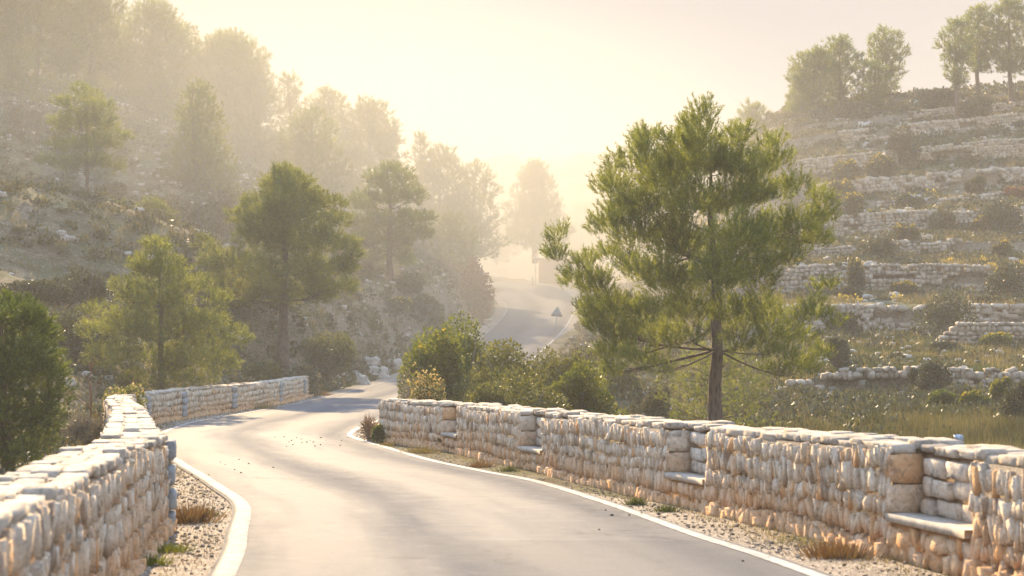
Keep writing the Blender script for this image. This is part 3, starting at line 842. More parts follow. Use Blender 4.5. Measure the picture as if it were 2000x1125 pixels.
# dark pine cut by the left edge of the frame
bz = (P(15, 905, 32)[0], 32, float(hz(P(15, 905, 32)[0], 32)))
T0 = [(15,610,40),(-30,620,40),(45,640,34),(70,665,26),(-60,650,50),(0,680,50),(60,700,36),(85,730,28),(-60,720,60),(20,740,50),(80,770,30),(-50,790,60),(20,800,52),(70,820,34),(95,725,18),(0,860,50),(60,870,30),(-60,860,60),(20,900,30)]
pine(bz, px_lobes(0, 940, 32, T0, .8, .85, 2, (.75, 1.02)), 3.1, .11, "dark green dense young pine cut by the left edge of the view", None, 'pine_dark', (.12, .016), 190, 28, .17, .06, False, 0, (.3, .9))

def auto_pine(px, pyb, pyt, hw, Y, label, style='round', cb=.3, n=26, m='pine_far', group=None, q=None, size=.34, flat=.6):
    b = P(px, pyb, Y)
    b = (b[0], Y, min(b[2], hz(b[0], Y) + .1) if q != 'free' else b[2])
    top = EYE - (pyt - 562.5) / F * Y - b[2]
    W = hw / F * Y
    nl = .0024 * Y; nw = .00034 * Y
    vol = 16 if Y > 100 else 30
    return pine(b, auto_lobes(top, W, cb, n, style, flat, size), top * .95, .018 * top + .05, label, group, m, (nl, nw), vol, 20, nl * 1.2, cb, Y < 185, rng.uniform(-.04, .04))
auto_pine(390, 400, 165, 88, 122, "wide hazy pine in the middle of the left slope", 'cone', .12, 34)
auto_pine(605, 400, 215, 72, 140, "faint rounded pine in the golden mist on the left slope", 'round', .15, 26)
GS = "pines along the left skyline"
for a in [(-60,150,-60,90,135,"pine at the top left corner of the view, cut by its left edge",'round',.3,30),
          (70,200,-40,85,138,"second pine from the left in the hazy wood at the top left",'round',.3,30),
          (175,205,-32,68,142,"pine cut by the top of the view left of the bright skyline notch",'round',.3,30),
          (300,240,8,68,150,"tall round topped pine just right of the bright notch in the left skyline",'round',.3,30),
          (362,230,48,36,154,"small lower pine leaning against the tall round topped skyline pine",'round',.1,18),
          (445,290,66,72,156,"broad domed pine on the left skyline with a steep right edge",'round',.3,32),
          (505,290,118,32,157,"narrow pine on the right shoulder of the broad domed skyline pine",'round',.1,18),
          (566,300,148,38,158,"skyline pine with a pointed ragged tip",'cone',.1,20),
          (640,310,176,42,158,"low rounded skyline pine between the pointed one and the bushy one",'round',.1,22),
          (722,360,198,50,158,"bushy round skyline pine above the mist",'round',.3,26),
          (768,370,262,26,158,"small pine tucked right of the bushy skyline pine",'round',.1,14),
          (822,420,264,34,159,"slim skyline pine with a spiky top, third from the low end of the row",'cone',.1,18),
          (862,440,290,44,159,"wide pine near the low end of the left skyline",'round',.1,24),
          (928,500,319,42,160,"last pine of the left skyline, standing over the road with a rounded open crown",'round',.18,24)]:
    auto_pine(a[0], a[1], a[2], a[3] * 1.25, a[4], a[5], a[6], a[7], a[8], group=GS, size=.36)
GF = "pines filling the misty left wood"
for (x, yb, yt, hw, Y, lb) in [(20,240,100,60,132,"hazy lower pine at the upper left edge of the view"),(130,260,120,52,140,"hazy pine above the slender bare trunked pine on the upper left slope"),(235,270,110,50,146,"hazy pine below the bright notch in the left skyline"),(330,300,150,50,146,"hazy pine beneath the tall round topped skyline pine"),(480,350,220,45,148,"hazy pine under the steep right edge of the broad skyline pine"),(560,390,260,40,150,"hazy pine directly below the pointed ragged skyline pine"),(690,420,290,44,150,"hazy pine below the bushy round skyline pine"),(890,500,400,42,152,"hazy pine under the wide pine at the low end of the skyline")]:
    auto_pine(x, yb, yt, hw * 1.3, Y, lb, 'round', .08, 20, group=GF)
auto_pine(880, 520, 420, 50, 138, "drooping hazy pine below the last skyline pine on the left", 'round', .1, 20)
auto_pine(300, 475, 392, 52, 96, "low bushy young pine on the slope above the light green pine", 'round', .02, 18, 'pine')
auto_pine(245, 460, 400, 38, 98, "small low pine bush on the slope left of its bushy neighbour", 'round', .02, 12, 'pine')

# centre distance
auto_pine(1045, 505, 318, 72, 182, "lone broad pine silhouetted in the mist beyond the crest of the road", 'cone', .12, 34, q='free', flat=.42)
auto_pine(1145, 510, 400, 38, 240, "blurred dark tree in the mist left of the utility pole", 'round', .05, 16, q='free')
auto_pine(1200, 515, 430, 34, 235, "blurred low tree in the mist right of the utility pole", 'round', .05, 14, q='free')
auto_pine(970, 510, 440, 40, 225, "faint round tree in the mist left of the lone broad pine", 'round', .05, 14, q='free')
# right side
auto_pine(1398, 850, 672, 118, 50, "light green young pine behind the trunk of the big pine", 'round', .02, 34, 'pine', size=.3)
auto_pine(1470, 330, 203, 42, 172, "pale open pine on the skyline just left of the terraced hill", 'round', .35, 18)
GR = "pines on top of the terraced hill"
for a in [(1590,255,98,52,166,"leftmost pine of the hilltop group at the left end of the terraces",'round',.28,26),
          (1640,245,76,46,168,"tall pine second from the left on the terraced hill",'umbrella',.3,24),
          (1562,262,150,26,164,"short pine on the outer left edge of the hilltop group",'round',.25,14),
          (1682,262,108,26,166,"narrow low pine between the tall pair of hilltop pines",'round',.12,16),
          (1732,250,58,48,168,"open crowned pine standing apart at the right of the hilltop group",'umbrella',.3,24),
          (1712,262,125,28,160,"thin pine in front of the open crowned hilltop pine",'umbrella',.3,14),
          (1872,220,40,50,152,"pine with a bare trunk at the near end of the hilltop",'umbrella',.32,24),
          (1912,190,14,46,160,"tall airy pine behind the bare trunked hilltop pine",'umbrella',.3,24),
          (1975,190,0,52,158,"dense dark pine at the top right corner of the view",'round',.3,30),
          (2050,200,10,50,155,"pine just cut by the right edge of the view on the hilltop",'round',.1,22)]:
    auto_pine(*a[:5], a[5], a[6], a[7], a[8], group=GR, m='pine_far')

# ------------------------------------------------------------------ shrubs
def shrub_mesh(name, rx, rz, n, leaf, m, parent, seed=0, lumps=7, up=.3, flower=None, fn=0, wid=.45):
    pts = []; dirs = []
    for i in range(lumps):
        a = rng.random() * 6.28; q = rng.random() ** .6 * .8
        c = np.array([math.cos(a) * q * rx, math.sin(a) * q * rx, rz * rng.uniform(.3, .7) * (1 - .3 * q)])
        r = np.array([rx * .5, rx * .5, rz * .38]) * rng.uniform(.55, 1.1)
        p, d = lobe_points(c, r, n // lumps, 2.6); pts.append(p); dirs.append(d)
    p = np.concatenate(pts); d = np.concatenate(dirs)
    k = p[:, 2] > -.05; p = p[k]; d = d[k]
    nd = unit(d + rng.normal(0, .55, d.shape) + np.array([0, 0, up]))
    s = unit(np.cross(nd, rng.normal(size=nd.shape)))
    L = (leaf * rng.uniform(.6, 1.3, len(p)))[:, None]
    V = np.stack([p, p + nd * L * .5 + s * L * wid, p + nd * L, p + nd * L * .5 - s * L * wid], 1).reshape(-1, 3)
    Q = np.arange(len(V)).reshape(-1, 4)
    o = new_mesh(name, V, [Q], m, parent)
    if flower is not None:
        top = np.argsort(-(p[:, 2] + rng.normal(0, rz * .16, len(p))))[:fn * 4]
        pf = p[rng.choice(top, min(fn, len(top)), replace=False)] + np.array([0, 0, leaf * .4])
        mb = MB(); r = leaf * .55
        nfl = len(pf); dd = unit(rng.normal(size=(nfl, 9, 3)) + np.array([0, 0, .8]))
        ss = unit(np.cross(dd, rng.normal(size=dd.shape))) * r * .45
        b0 = pf[:, None] + np.zeros_like(dd)
        V2 = np.stack([b0 - ss * .3, b0 + dd * r - ss, b0 + dd * r * 1.25, b0 + dd * r + ss], 2).reshape(-1, 3)
        new_mesh("flowers", V2, [np.arange(len(V2)).reshape(-1, 4)], flower, parent)
    return o
def stems(parent, rx, rz, k=10, m='bark_grey', r=.02):
    mb = MB()
    for i in range(k):
        a = rng.random() * 6.28; q = rng.uniform(.2, .8)
        limb(mb, (0, 0, -.15), (math.cos(a) * q * rx, math.sin(a) * q * rx, rz * rng.uniform(.5, .85)), r, r * .3, -.05, 4, 5)
    mb.build("stems", M[m], parent, True)
def shrub(px, pyb, pyt, hw, Y, label, m='shrub', n=6000, leaf=.07, group=None, flower=None, fn=0, name="shrub", cat="shrub", lumps=9, wid=.45, zbase=None):
    b = P(px, pyb, Y); z0 = zbase if zbase is not None else min(hz(b[0], Y), b[2] + .3)
    e = empty(name, (b[0], Y, z0), label, cat, group)
    rz = EYE - (pyt - 562.5) / F * Y - z0; rx = hw / F * Y
    shrub_mesh("foliage", rx, rz, n, leaf, M[m], e, lumps=lumps, flower=M[flower] if flower else None, fn=fn, wid=wid)
    stems(e, rx, rz, 9, r=.012 + .012 * rx)
    return e
# the big thicket behind the end of the right parapet
shrub(840, 800, 625, 80, 47, "olive green bush dotted with yellow flowers behind the end of the right parapet", 'shrub_green', 16000, .075, flower='yellow', fn=60)
shrub(905, 800, 608, 100, 50, "tall olive bush in the middle of the thicket behind the right parapet", 'shrub_green', 20000, .08)
shrub(985, 810, 660, 110, 45, "spreading grey green bush in front of the tall olive bush", 'shrub', 22000, .07)
shrub(1065, 815, 650, 95, 46, "wispy topped grey green bush against the bright road", 'shrub', 19000, .07)
shrub(1125, 830, 690, 75, 43, "darker green bush sloping down to the right of the thicket", 'shrub_green', 14000, .065)
shrub(1010, 830, 715, 120, 40, "low dense grey green bush right behind the parapet coping", 'shrub', 18000, .06)
shrub(1235, 840, 775, 55, 36, "low glossy green bush peeping over the parapet left of the big pine", 'shrub_green', 9000, .06)
shrub(1290, 800, 735, 50, 55, "grey olive bush under the lower branches of the big pine", 'scrub', 7000, .08)
shrub(1150, 760, 660, 55, 75, "greyish bush on the far bank beside the pale rocks", 'scrub', 7000, .1)
shrub(1200, 770, 715, 50, 66, "olive bush on the gully side below the pale rocks", 'shrub', 7000, .09)
shrub(838, 790, 700, 40, 40.5, "spurge with cream flower heads at the left end of the thicket", 'shrub', 2600, .06, flower='cream', fn=260, name="flowering_shrub")
shrub(800, 780, 715, 26, 42, "twiggy grey dry bush beside the cream flowered spurge", 'grey', 1800, .1, wid=.06)
shrub(722, 850, 808, 22, 38.4, "dry russet weed clump on the road verge at the parapet end", 'rust', 900, .12, wid=.06, zbase=float(zr(38.4)))
shrub(742, 850, 828, 12, 37.4, "small green weed clump at the foot of the parapet end", 'shrub_green', 1200, .06, zbase=float(zr(37)))
# left, behind the near parapet
shrub(238, 800, 738, 52, 46, "yellow flowering spurge peeping over the left parapet", 'shrub_green', 5000, .07, flower='cream', fn=300, name="flowering_shrub")
shrub(165, 860, 800, 55, 36, "pale dry bush below the russet sapling", 'grey', 4000, .12, wid=.05)
shrub(95, 880, 800, 60, 40, "dark scrub bush between the dark pine and the dry bush", 'scrub_dark', 7000, .08)
shrub(150, 720, 600, 75, 60, "purplish dark bush on the slope left of the light green pine", 'scrub_dark', 9000, .1)
shrub(60, 590, 545, 70, 70, "wide dark low bush above the dark pine at the left edge", 'scrub_dark', 8000, .11)
shrub(165, 590, 520, 65, 72, "dark bush left of the light green pine's top", 'scrub_dark', 8000, .11)
shrub(640, 705, 632, 62, 88, "olive bush with yellowish top left of the roadside rocks", 'shrub', 9000, .13)
shrub(600, 745, 690, 50, 76, "grey green bush behind the far end of the left parapet", 'scrub', 6000, .12)
shrub(510, 750, 700, 45, 74, "low green bush below the large pine's trunk", 'shrub', 6000, .11)
shrub(925, 640, 500, 42, 136, "rounded russet bush overhanging the road at the misty bend", 'red', 7000, .2)
shrub(870, 600, 505, 50, 138, "brownish bush behind the russet one at the misty bend", 'red', 6000, .2)
shrub(760, 620, 575, 45, 112, "yellow flowering broom on the left bank", 'scrub', 4000, .16, flower='yellow', fn=90, name="flowering_shrub")
shrub(830, 610, 570, 40, 118, "pale green bush on the bank right of the yellow broom", 'scrub', 4000, .17)
shrub(720, 560, 515, 32, 115, "small rounded bush left of the lone bank pine", 'scrub', 3000, .17)
shrub(790, 570, 530, 35, 117, "small dusty bush under the lone bank pine", 'scrub', 3000, .17)
shrub(860, 655, 605, 35, 116, "grey bush above the rocks at the road bend", 'scrub', 3500, .17)
for (x, yb, yt, hw, Y, l) in [(45,240,205,38,122,"dark rounded bush high at the upper left edge"),(105,385,350,26,112,"small dark bush left of the slender pine"),(60,500,455,40,92,"dark bush on the pale rock band at the left edge"),
     (350,440,375,60,108,"hazy bush cluster below the wide hazy pine"),(230,380,350,28,112,"small bush right of the slender pine's trunk"),(440,420,360,40,112,"hazy bush left of the large pine's crown"),(20,400,370,35,108,"low bush at the left edge under the upper slope")]:
    shrub(x, yb, yt, hw, Y, l, 'scrub', 4000, .15)
# right hill shrubs
for (x, yb, yt, hw, Y, m, fl, l) in [
  (1848,648,545,72,84,'scrub_dark',0,"large dark rounded bush left of the broken terrace wall"),
  (1975,565,503,48,94,'scrub_dark',0,"dark bush at the right edge one terrace above the broken wall"),
  (1705,512,445,42,108,'scrub',0,"grey green rounded bush in front of the middle terraces"),
  (1955,440,385,42,117,'scrub_dark',0,"purple grey bush at the right edge on the upper terraces"),
  (1840,445,410,30,121,'scrub',0,"grey bush on the terrace lip left of the purple grey one"),
  (1780,402,374,26,128,'scrub_dark',0,"small round dark bush in the middle of the upper terraces"),
  (1760,275,238,30,144,'scrub',0,"grey dome shaped bush on the terrace below the hilltop pines"),
  (1905,215,178,36,152,'scrub',0,"grey bush under the bare trunked hilltop pine"),
  (1840,200,165,40,158,'scrub_dark',0,"dark bush left of the bare trunked hilltop pine"),
  (1660,225,200,30,160,'scrub',0,"hazy bush at the foot of the hilltop pine group"),
  (1675,515,490,18,96,'scrub',1,"small yellow broom in dry grass in front of the grey green bush"),
  (1770,458,434,24,114,'scrub',1,"yellow broom on the terrace under the round dark bush"),
  (1912,442,418,20,118,'scrub',1,"yellow broom beside the purple grey bush"),
  (1660,405,372,30,124,'scrub',1,"yellowish broom mound at the left end of the upper terraces"),
  (1715,325,300,30,138,'scrub',1,"yellow broom on the terrace above the long pale wall"),
  (1655,335,310,28,137,'scrub',1,"yellow broom at the left end of the high terraces"),
  (1640,365,340,34,131,'scrub',1,"low olive mound with yellow flowers at the hill's left flank"),
  (1765,572,548,22,97,'scrub',1,"ochre flowered bush in front of the long terrace wall"),
  (1960,500,470,22,107,'scrub',1,"yellow broom on the right edge terrace"),
  (1910,355,340,22,130,'scrub',0,"small grey bush on the boulder terrace"),
  (1990,395,365,22,128,'red',0,"russet bush at the right edge on the upper terraces"),
  (1820,770,700,50,63,'scrub_dark',0,"dark bush growing over the lowest terrace wall"),
  (1845,800,757,34,57,'shrub_green',0,"bright green rounded bush on the lowest ground right of the big pine"),
  (1905,800,762,26,56,'shrub_green',1,"green bush with yellow flowers next to the bright green rounded one"),
  (1965,795,735,26,57,'shrub_green',1,"tall yellow flowered bush near the right edge of the lowest ground"),
  (1995,860,730,42,50,'scrub_dark',0,"dark bare twigged bush at the right edge behind the parapet"),
  (1640,700,655,28,68,'scrub',0,"grey bush on the green terrace right of the big pine"),
  (1845,690,668,26,76,'scrub_dark',0,"low dark bush at the foot of the broken terrace wall"),
  (1950,680,650,30,77,'shrub_green',1,"yellow flowered climber in front of the broken terrace wall"),
  (1655,590,560,26,96,'scrub',0,"pale bush below the long terrace wall right of the big pine"),
  (1650,640,600,30,86,'scrub_dark',0,"dark bush left of the boulders on the second terrace"),
  (1935,602,575,22,90,'scrub',0,"dusty bush beside the large dark rounded one")]:
    shrub(x, yb, yt, hw, Y, l, m, 3800 if Y > 80 else 7000, .0014 * Y, flower='yellow' if fl else None, fn=90, name="flowering_shrub" if fl else "shrub")
# the russet sapling behind the left parapet
b = P(175, 860, 37); z0 = hz(b[0], 37)
e = empty("bare_sapling", (b[0], 37, z0), "thin leafless russet sapling behind the left parapet", "sapling")
mb = MB(); hs = EYE - (700 - 562.5) / F * 37 - z0
mb.tube([(0, 0, -.2), (.03, 0, hs * .4), (0, .02, hs * .75), (.04, 0, hs)], [.022, .016, .01, .004], 5)
mb.build("trunk", M['red'], e, True); mb = MB()
for i in range(26):
    z_ = hs * rng.uniform(.25, .95); a = rng.random() * 6.28; L = (hs - z_) * .5 + .15
    limb(mb, (.02, 0, z_), (math.cos(a) * L * .8, math.sin(a) * L * .8, z_ + L * .7), .008, .003, .05, 3, 4)
mb.build("twigs", M['red'], e, True)

# ------------------------------------------------------------------ terrace walls of field stone
def rock_stack(name, x0, x1, Yf, zlo, zhi, label, size=(.22, .5), gap=.1, group=None, thick=.25, m='terrace', cap=True, big=0.0, taper=0):
    mb = MB(); x = x0; X = []; Y = []; Z = []; S = []; Hs = []
    xs = []
    z = 0.0; row = 0
    while True:
        x = x0 + rng.uniform(0, .3); any_ = False
        rh = rng.uniform(size[0], size[0] * 1.5) * .95
        while x < x1:
            wd = rng.uniform(*size) * (1 + big * (rng.random() < .35) * 1.6)
            lo = zlo(x); hi = zhi(x)
            if taper: hi = lo + (hi - lo) * min(1, (x - x0) / taper + .15)
            if lo + z < hi - .04:
                any_ = True
                if vnoise(np.array([x * .45]), np.array([row * .35 + x0]))[0] > gap + .12 and rng.random() > gap * .4:
                    X.append(x + wd / 2); Y.append(Yf(x) + rng.uniform(-.07, .07) + z * .08); Z.append(lo + z + rh / 2); S.append(wd / 2); Hs.append(rh / 2 * rng.uniform(.85, 1.15) * (1 + big * .3))
            x += wd * .97
        z += rh * .93; row += 1
        if not any_ or row > 14: break
    n = len(X); X, Y, Z, S, Hs = map(np.array, (X, Y, Z, S, Hs))
    an = rng.normal(0, .14, n); o = np.zeros(n)
    ax = np.stack([np.cos(an), rng.normal(0, .1, n), np.sin(an)], 1) * S[:, None]
    az = np.stack([-np.sin(an), o, np.cos(an)], 1) * Hs[:, None]
    ay = np.tile([0, 1., 0], (n, 1)) * thick
    stones(mb, np.stack([X, Y, Z], 1), ax, ay, az, .3, STONE, SQ2)
    c = np.array([float(X.mean()), float(Y.mean()), float(Z.min())])
    o = mb.build(name, M[m], None, False, None, c)
    return tag(o, label, "terrace wall", group)
labs = ["lowest terrace wall, broken and overgrown, just above the tall dry grass", "terrace wall of large white boulders level with the big pine's middle", "long pale terrace wall below the dry golden grass strip",
        "low ragged terrace wall behind the grey green rounded bush", "terrace wall just under the round dark bush", "short low terrace wall above the round dark bush", "terrace wall of big grey boulders on the upper hill",
        "tall tan terrace wall, second of the high ones from the crest", "pale terrace wall just below the bare trunked hilltop pine", "topmost terrace wall at the right edge of the hill"]
XR = [(9.5,21.5),(14.5,25.5),(14,34),(16,36),(18,38),(27.5,37),(24,42),(24,46),(29,48),(36,50)]
for k, ((Yk, a, b_), lb) in enumerate(zip(TER, labs)):
    Yf = lambda x, Yk=Yk: Yk + float(twob(np.array([x]))[0]) - .3
    zl = lambda x, Yf=Yf: hz(x, Yf(x) - .5) - .08
    zh = lambda x, Yf=Yf: hz(x, Yf(x) + .65) + .06
    _c1 = {}; _c2 = {}
    def zl2(x, zl=zl, c=_c1):
        q = round(x * 2) / 2
        if q not in c: c[q] = zl(q)
        return c[q]
    def zh2(x, zh=zh, c=_c2):
        q = round(x * 2) / 2
        if q not in c: c[q] = zh(q)
        return c[q]
    big = 1.0 if k in (1, 6) else .25
    rock_stack("terrace_wall", XR[k][0], XR[k][1], Yf, zl2, zh2, lb, (.15 + .0006 * Yk, .24 + .0012 * Yk), [.3, .25, .12, .26, .14, .22, .14, .1, .14, .22][k], None, .3, big=big)
# the broken wall stub
x0 = P(1812, 0, 79)[0]; x1 = P(2060, 0, 79)[0]
rock_stack("terrace_wall", x0, x1, lambda x: 79.0, lambda x: -1.35, lambda x: -.02, "broken dry stone wall end stepping down to the left beside the large dark bush", (.2, .4), .06, None, .35, 'terrace', taper=1.6)

# ------------------------------------------------------------------ rocks
def rock(px, py, Y, wpx, label, m='rock', group=None, flat=.65, name="rock", cat="rock", z=None):
    b = P(px, py, Y); s = wpx / F * Y / 2
    z0 = hz(b[0], Y) if z is None else z
    V = ROCK6 * s; q = rng.uniform(0, 50)
    d = np.array([mnoise.noise(Vector((v[0] / s * 1.1 + q, v[1] / s * 1.1, v[2] / s * 1.1))) for v in V])
    d2 = np.array([mnoise.noise(Vector((v[0] / s * 3.1 - q, v[1] / s * 3.1, v[2] / s * 3.1))) for v in V])
    V = V * (1 + d[:, None] * .6 + d2[:, None] * .3) * np.array([1, .8, flat])
    V += rng.normal(0, .03 * s, V.shape)
    o = new_mesh(name, V, [SQ6], M[m], None, False, None, (b[0], Y, z0 + s * flat * .45))
    return tag(o, label, cat, group)
rock(708, 726, 92, 24, "white standing rock on the grass verge left of the road", flat=1.15)
rock(695, 690, 96, 16, "small grey rock above the white standing rock", 'quoin')
rock(742, 700, 99, 46, "tan boulder at the foot of the bank right of the white rock")
rock(728, 676, 101, 40, "sloping tan boulder above the one at the foot of the bank")
rock(765, 680, 104, 34, "pinkish boulder nearest the thicket on the left bank")
for i, (x, y, Y, w_) in enumerate([(940,625,130,28),(952,605,136,24),(935,590,140,26),(918,640,124,26),(900,655,121,30),(962,625,134,16),(925,610,132,22),(945,575,146,20)]):
    rock(x, y, Y, w_, "pale jagged rock on the steep bank at the misty road bend", group="rocks of the bend bank")
for i, (x, y, Y, w_) in enumerate([(1120,680,90,34),(1140,700,84,40),(1105,665,96,26),(1165,705,82,30),(1150,725,76,30),(1125,655,98,22)]):
    rock(x, y, Y, w_, "pale broken rock on the gully side right of the distant road", group="rocks of the gully side")
LB = ["big pale boulder beside the dark pine on the left slope", "pale boulder left of the light green pine", "pale boulder behind the russet sapling", "pale boulder high above the dark pine", "white boulder left of the light green pine's tip", "small white boulder beside the larger one near the pine's tip", "small boulder between the two dark bushes on the left", "small boulder low in the scrub above the dark pine", "pale boulder right of the light green pine above the parapet", "pale rock in the bare band at the left edge", "small pale rock below the slender pine", "small pale rock right of the slender pine's foot"]
for i, (x, y, Y, w_) in enumerate([(135,705,53,26),(170,690,56,22),(200,755,50,18),(62,640,60,20),(215,520,74,22),(190,530,75,14),(150,625,62,16),(120,660,58,14),(470,712,74,14),(40,445,92,22),(150,450,96,14),(205,440,97,12)]):
    rock(x, y, Y, w_, LB[i], group="boulders of the left slope")
for i in range(16):
    a = rng.uniform(0, 1)
    rock(120 + 105 * a + rng.normal(0, 6), 875 - 25 * a, 34 + 6 * a, rng.uniform(14, 30), "grey rock in the loose heap behind the left parapet", group="rock heap behind the left parapet")
for i, (x, y, Y, w_, l) in enumerate([(1832,208,150,22,"grey pointed boulder on the hilltop left of the bare trunked pine"),(1818,212,150,14,"small boulder beside the grey pointed one"),(1690,212,156,26,"low flat boulder near the hilltop pine group"),
      (1762,355,132,16,"left one of the two white rocks on the upper terraces"),(1776,352,132,14,"right one of the two white rocks on the upper terraces"),(1695,583,95,18,"white rock on the dry grass above the second terrace"),(1672,665,75,10,"small white rock on the green terrace"),
      (1737,686,72,14,"grey rock lying on the green terrace"),(1570,800,54,26,"white rock in the dry grass right of the big pine's trunk"),(1650,812,53,14,"pale stone in the tall dry grass"),(1745,770,58,18,"pale flat rock below the lowest terrace wall"),(1660,768,60,18,"white flat rock at the foot of the lowest terrace wall"),
      (1835,745,60,20,"pale rock right under the dark overgrown wall"),(1945,600,90,16,"white rock beside the large dark rounded bush"),(1940,770,56,14,"white stone between the yellow flowered bushes")]):
    rock(x, y, Y, w_, l)
for i in range(60):
    x = rng.uniform(1540, 2000); Y = rng.uniform(90, 160); X = (x - 1000) / F * Y
    s = rng.uniform(.12, .35)
    rock(x, 0, Y, s * 2 * F / Y, "loose pale rock on the terraced slope", group="loose rocks of the terraced slope")
for i in range(70):
    x = rng.uniform(0, 520); Y = rng.uniform(60, 140)
    s = rng.uniform(.1, .3)
    rock(x, 0, Y, s * 2 * F / Y, "loose pale rock on the open left slope", group="loose rocks of the left slope")
# crumpled plastic behind the right parapet
b = P(1878, 862, 14.3)
o = rock(1878, 858, 14.6, 17, "crumpled bluish plastic scrap on the back of the right parapet", 'bluebag', name="plastic_scrap", cat="litter", z=float(zr(14.6)) + .96)
o.location.x = b[0] + .05

# ------------------------------------------------------------------ loose cover: grass, low scrub, stones
def scatter(n, fx, fy, keep=None):
    X = fx(n); Y = fy(n)
    D, Z, W = road_dist(X, Y)
    k = D > W + 1.1
    if keep is not None: k &= keep(X, Y)
    X = X[k]; Y = Y[k]
    return X, Y, Hgt(X, Y)
def in_view(X, Y): 
    px = 1000 + X / Y * F
    return (px > -150) & (px < 2150)
def grass(name, X, Y, Z, hgt, wd, nb, m, label_kind):
    n = len(X)
    base = np.stack([X, Y, Z - .03], 1)[:, None] + np.concatenate([rng.normal(0, .12, (n, nb, 2)), np.zeros((n, nb, 1))], 2)
    d = unit(np.concatenate([rng.normal(0, .38, (n, nb, 2)), np.ones((n, nb, 1))], 2))
    L = (hgt[:, None] * rng.uniform(.5, 1.2, (n, nb)))[..., None]
    a = rng.random((n, nb)) * math.pi
    s = np.stack([np.cos(a), np.sin(a), a * 0], -1) * np.asarray(wd)[:, None, None] / 2
    V = np.stack([base - s, base + s, base + d * L], 2).reshape(-1, 3)
    o = new_mesh(name, V, [np.arange(len(V)).reshape(-1, 3)], M[m]); tag(o, kind='stuff'); return o
def low_scrub(name, X, Y, Z, m, ls=.0016):
    """low cushions of small leaves, too many to count"""
    n = len(X); nb = 46
    r = rng.uniform(.22, .62, n)
    d = unit(rng.normal(size=(n, nb, 3)) * np.array([1, 1, .8]) + np.array([0, 0, .35]))
    p = np.stack([X, Y, Z], 1)[:, None] + d * np.array([1, 1, .75]) * (r[:, None] * rng.uniform(.45, 1.1, (n, nb)))[..., None]
    nd = unit(d + rng.normal(0, .6, d.shape) + np.array([0, 0, .4])); s = unit(np.cross(nd, rng.normal(size=nd.shape)))
    L = ((.07 + ls * Y)[:, None] * rng.uniform(.6, 1.3, (n, nb)))[..., None]
    V = np.stack([p, p + nd * L * .5 + s * L * .35, p + nd * L, p + nd * L * .5 - s * L * .35], 2).reshape(-1, 3)
    o = new_mesh(name, V, [np.arange(len(V)).reshape(-1, 4)], M[m]); return tag(o, kind='stuff')
def leftx(n): return rng.uniform(-48, 6, n)
uY = lambda lo, hi: (lambda n: rng.uniform(lo, hi, n))
clump = lambda th, s=.2, o=0: (lambda X, Y: in_view(X, Y) & (fbm(X * s + o, Y * s, 3) > th))
X, Y, Z = scatter(42000, leftx, uY(24, 165), clump(.44, .25))
grass("dry_grass", X, Y, Z, rng.uniform(.15, .45, len(X)), .012 + Y * .00035, 7, 'straw', '')
X, Y, Z = scatter(26000, leftx, uY(24, 165), clump(.52, .18, 30))
grass("green_grass", X, Y, Z, rng.uniform(.1, .35, len(X)), .012 + Y * .00035, 7, 'grass', '')
X, Y, Z = scatter(60000, lambda n: rng.uniform(6, 52, n), uY(44, 172), clump(.4, .25, 60))
grass("dry_grass", X, Y, Z, rng.uniform(.15, .5, len(X)), .012 + Y * .00035, 7, 'straw', '')
X, Y, Z = scatter(36000, lambda n: rng.uniform(4, 52, n), uY(36, 172), clump(.48, .18, 90))
grass("green_grass", X, Y, Z, rng.uniform(.1, .35, len(X)), .012 + Y * .00035, 7, 'grass', '')
X, Y, Z = scatter(14000, lambda n: rng.uniform(7, 24, n), uY(44, 54), clump(.2))
grass("tall_grass", X, Y, Z, rng.uniform(.15, .5, len(X)), .02 + Y * 0, 8, 'grass', '')
X, Y, Z = scatter(5000, lambda n: rng.uniform(7, 24, n), uY(44, 52), clump(.5, .3)); grass("tall_grass", X, Y, Z, rng.uniform(.25, .6, len(X)), .02 + Y * 0, 8, 'straw', '')
X, Y, Z = scatter(900, lambda n: rng.uniform(7, 24, n), uY(50, 66), clump(.42, .3)); low_scrub("low_scrub", X, Y, Z, 'scrub_dark')
X, Y, Z = scatter(420, lambda n: rng.uniform(7, 24, n), uY(46, 66), clump(.42, .3, 7)); low_scrub("low_scrub", X, Y, Z, 'scrub_dark')
X, Y, Z = scatter(16000, lambda n: rng.uniform(9, 24, n), uY(66.5, 86), clump(.25))
grass("green_grass", X, Y, Z, rng.uniform(.08, .22, len(X)), .03 + Y * 0, 8, 'grass', '')
X, Y, Z = scatter(9000, lambda n: rng.uniform(-14, -7, n), uY(78, 106), clump(.2))
grass("green_grass", X, Y, Z, rng.uniform(.06, .2, len(X)), .03 + Y * 0, 8, 'grass', '')

X, Y, Z = scatter(5200, leftx, uY(26, 165), clump(.44, .12, 11)); low_scrub("low_scrub", X, Y, Z, 'scrub')
X, Y, Z = scatter(3400, leftx, uY(30, 165), clump(.46, .15, 71)); low_scrub("low_scrub", X, Y, Z, 'scrub_dark')
X, Y, Z = scatter(2600, lambda n: rng.uniform(5, 52, n), uY(54, 172), clump(.48, .12, 31)); low_scrub("low_scrub", X, Y, Z, 'scrub')
X, Y, Z = scatter(2700, lambda n: rng.uniform(5, 52, n), uY(50, 172), clump(.44, .2, 41)); low_scrub("low_scrub", X, Y, Z, 'scrub_dark')
X, Y, Z = scatter(260, lambda n: rng.uniform(14, 46, n), uY(90, 165), clump(.5, .1, 21)); low_scrub("yellow_ground_flowers", X, Y, Z, 'yellow', .0008)

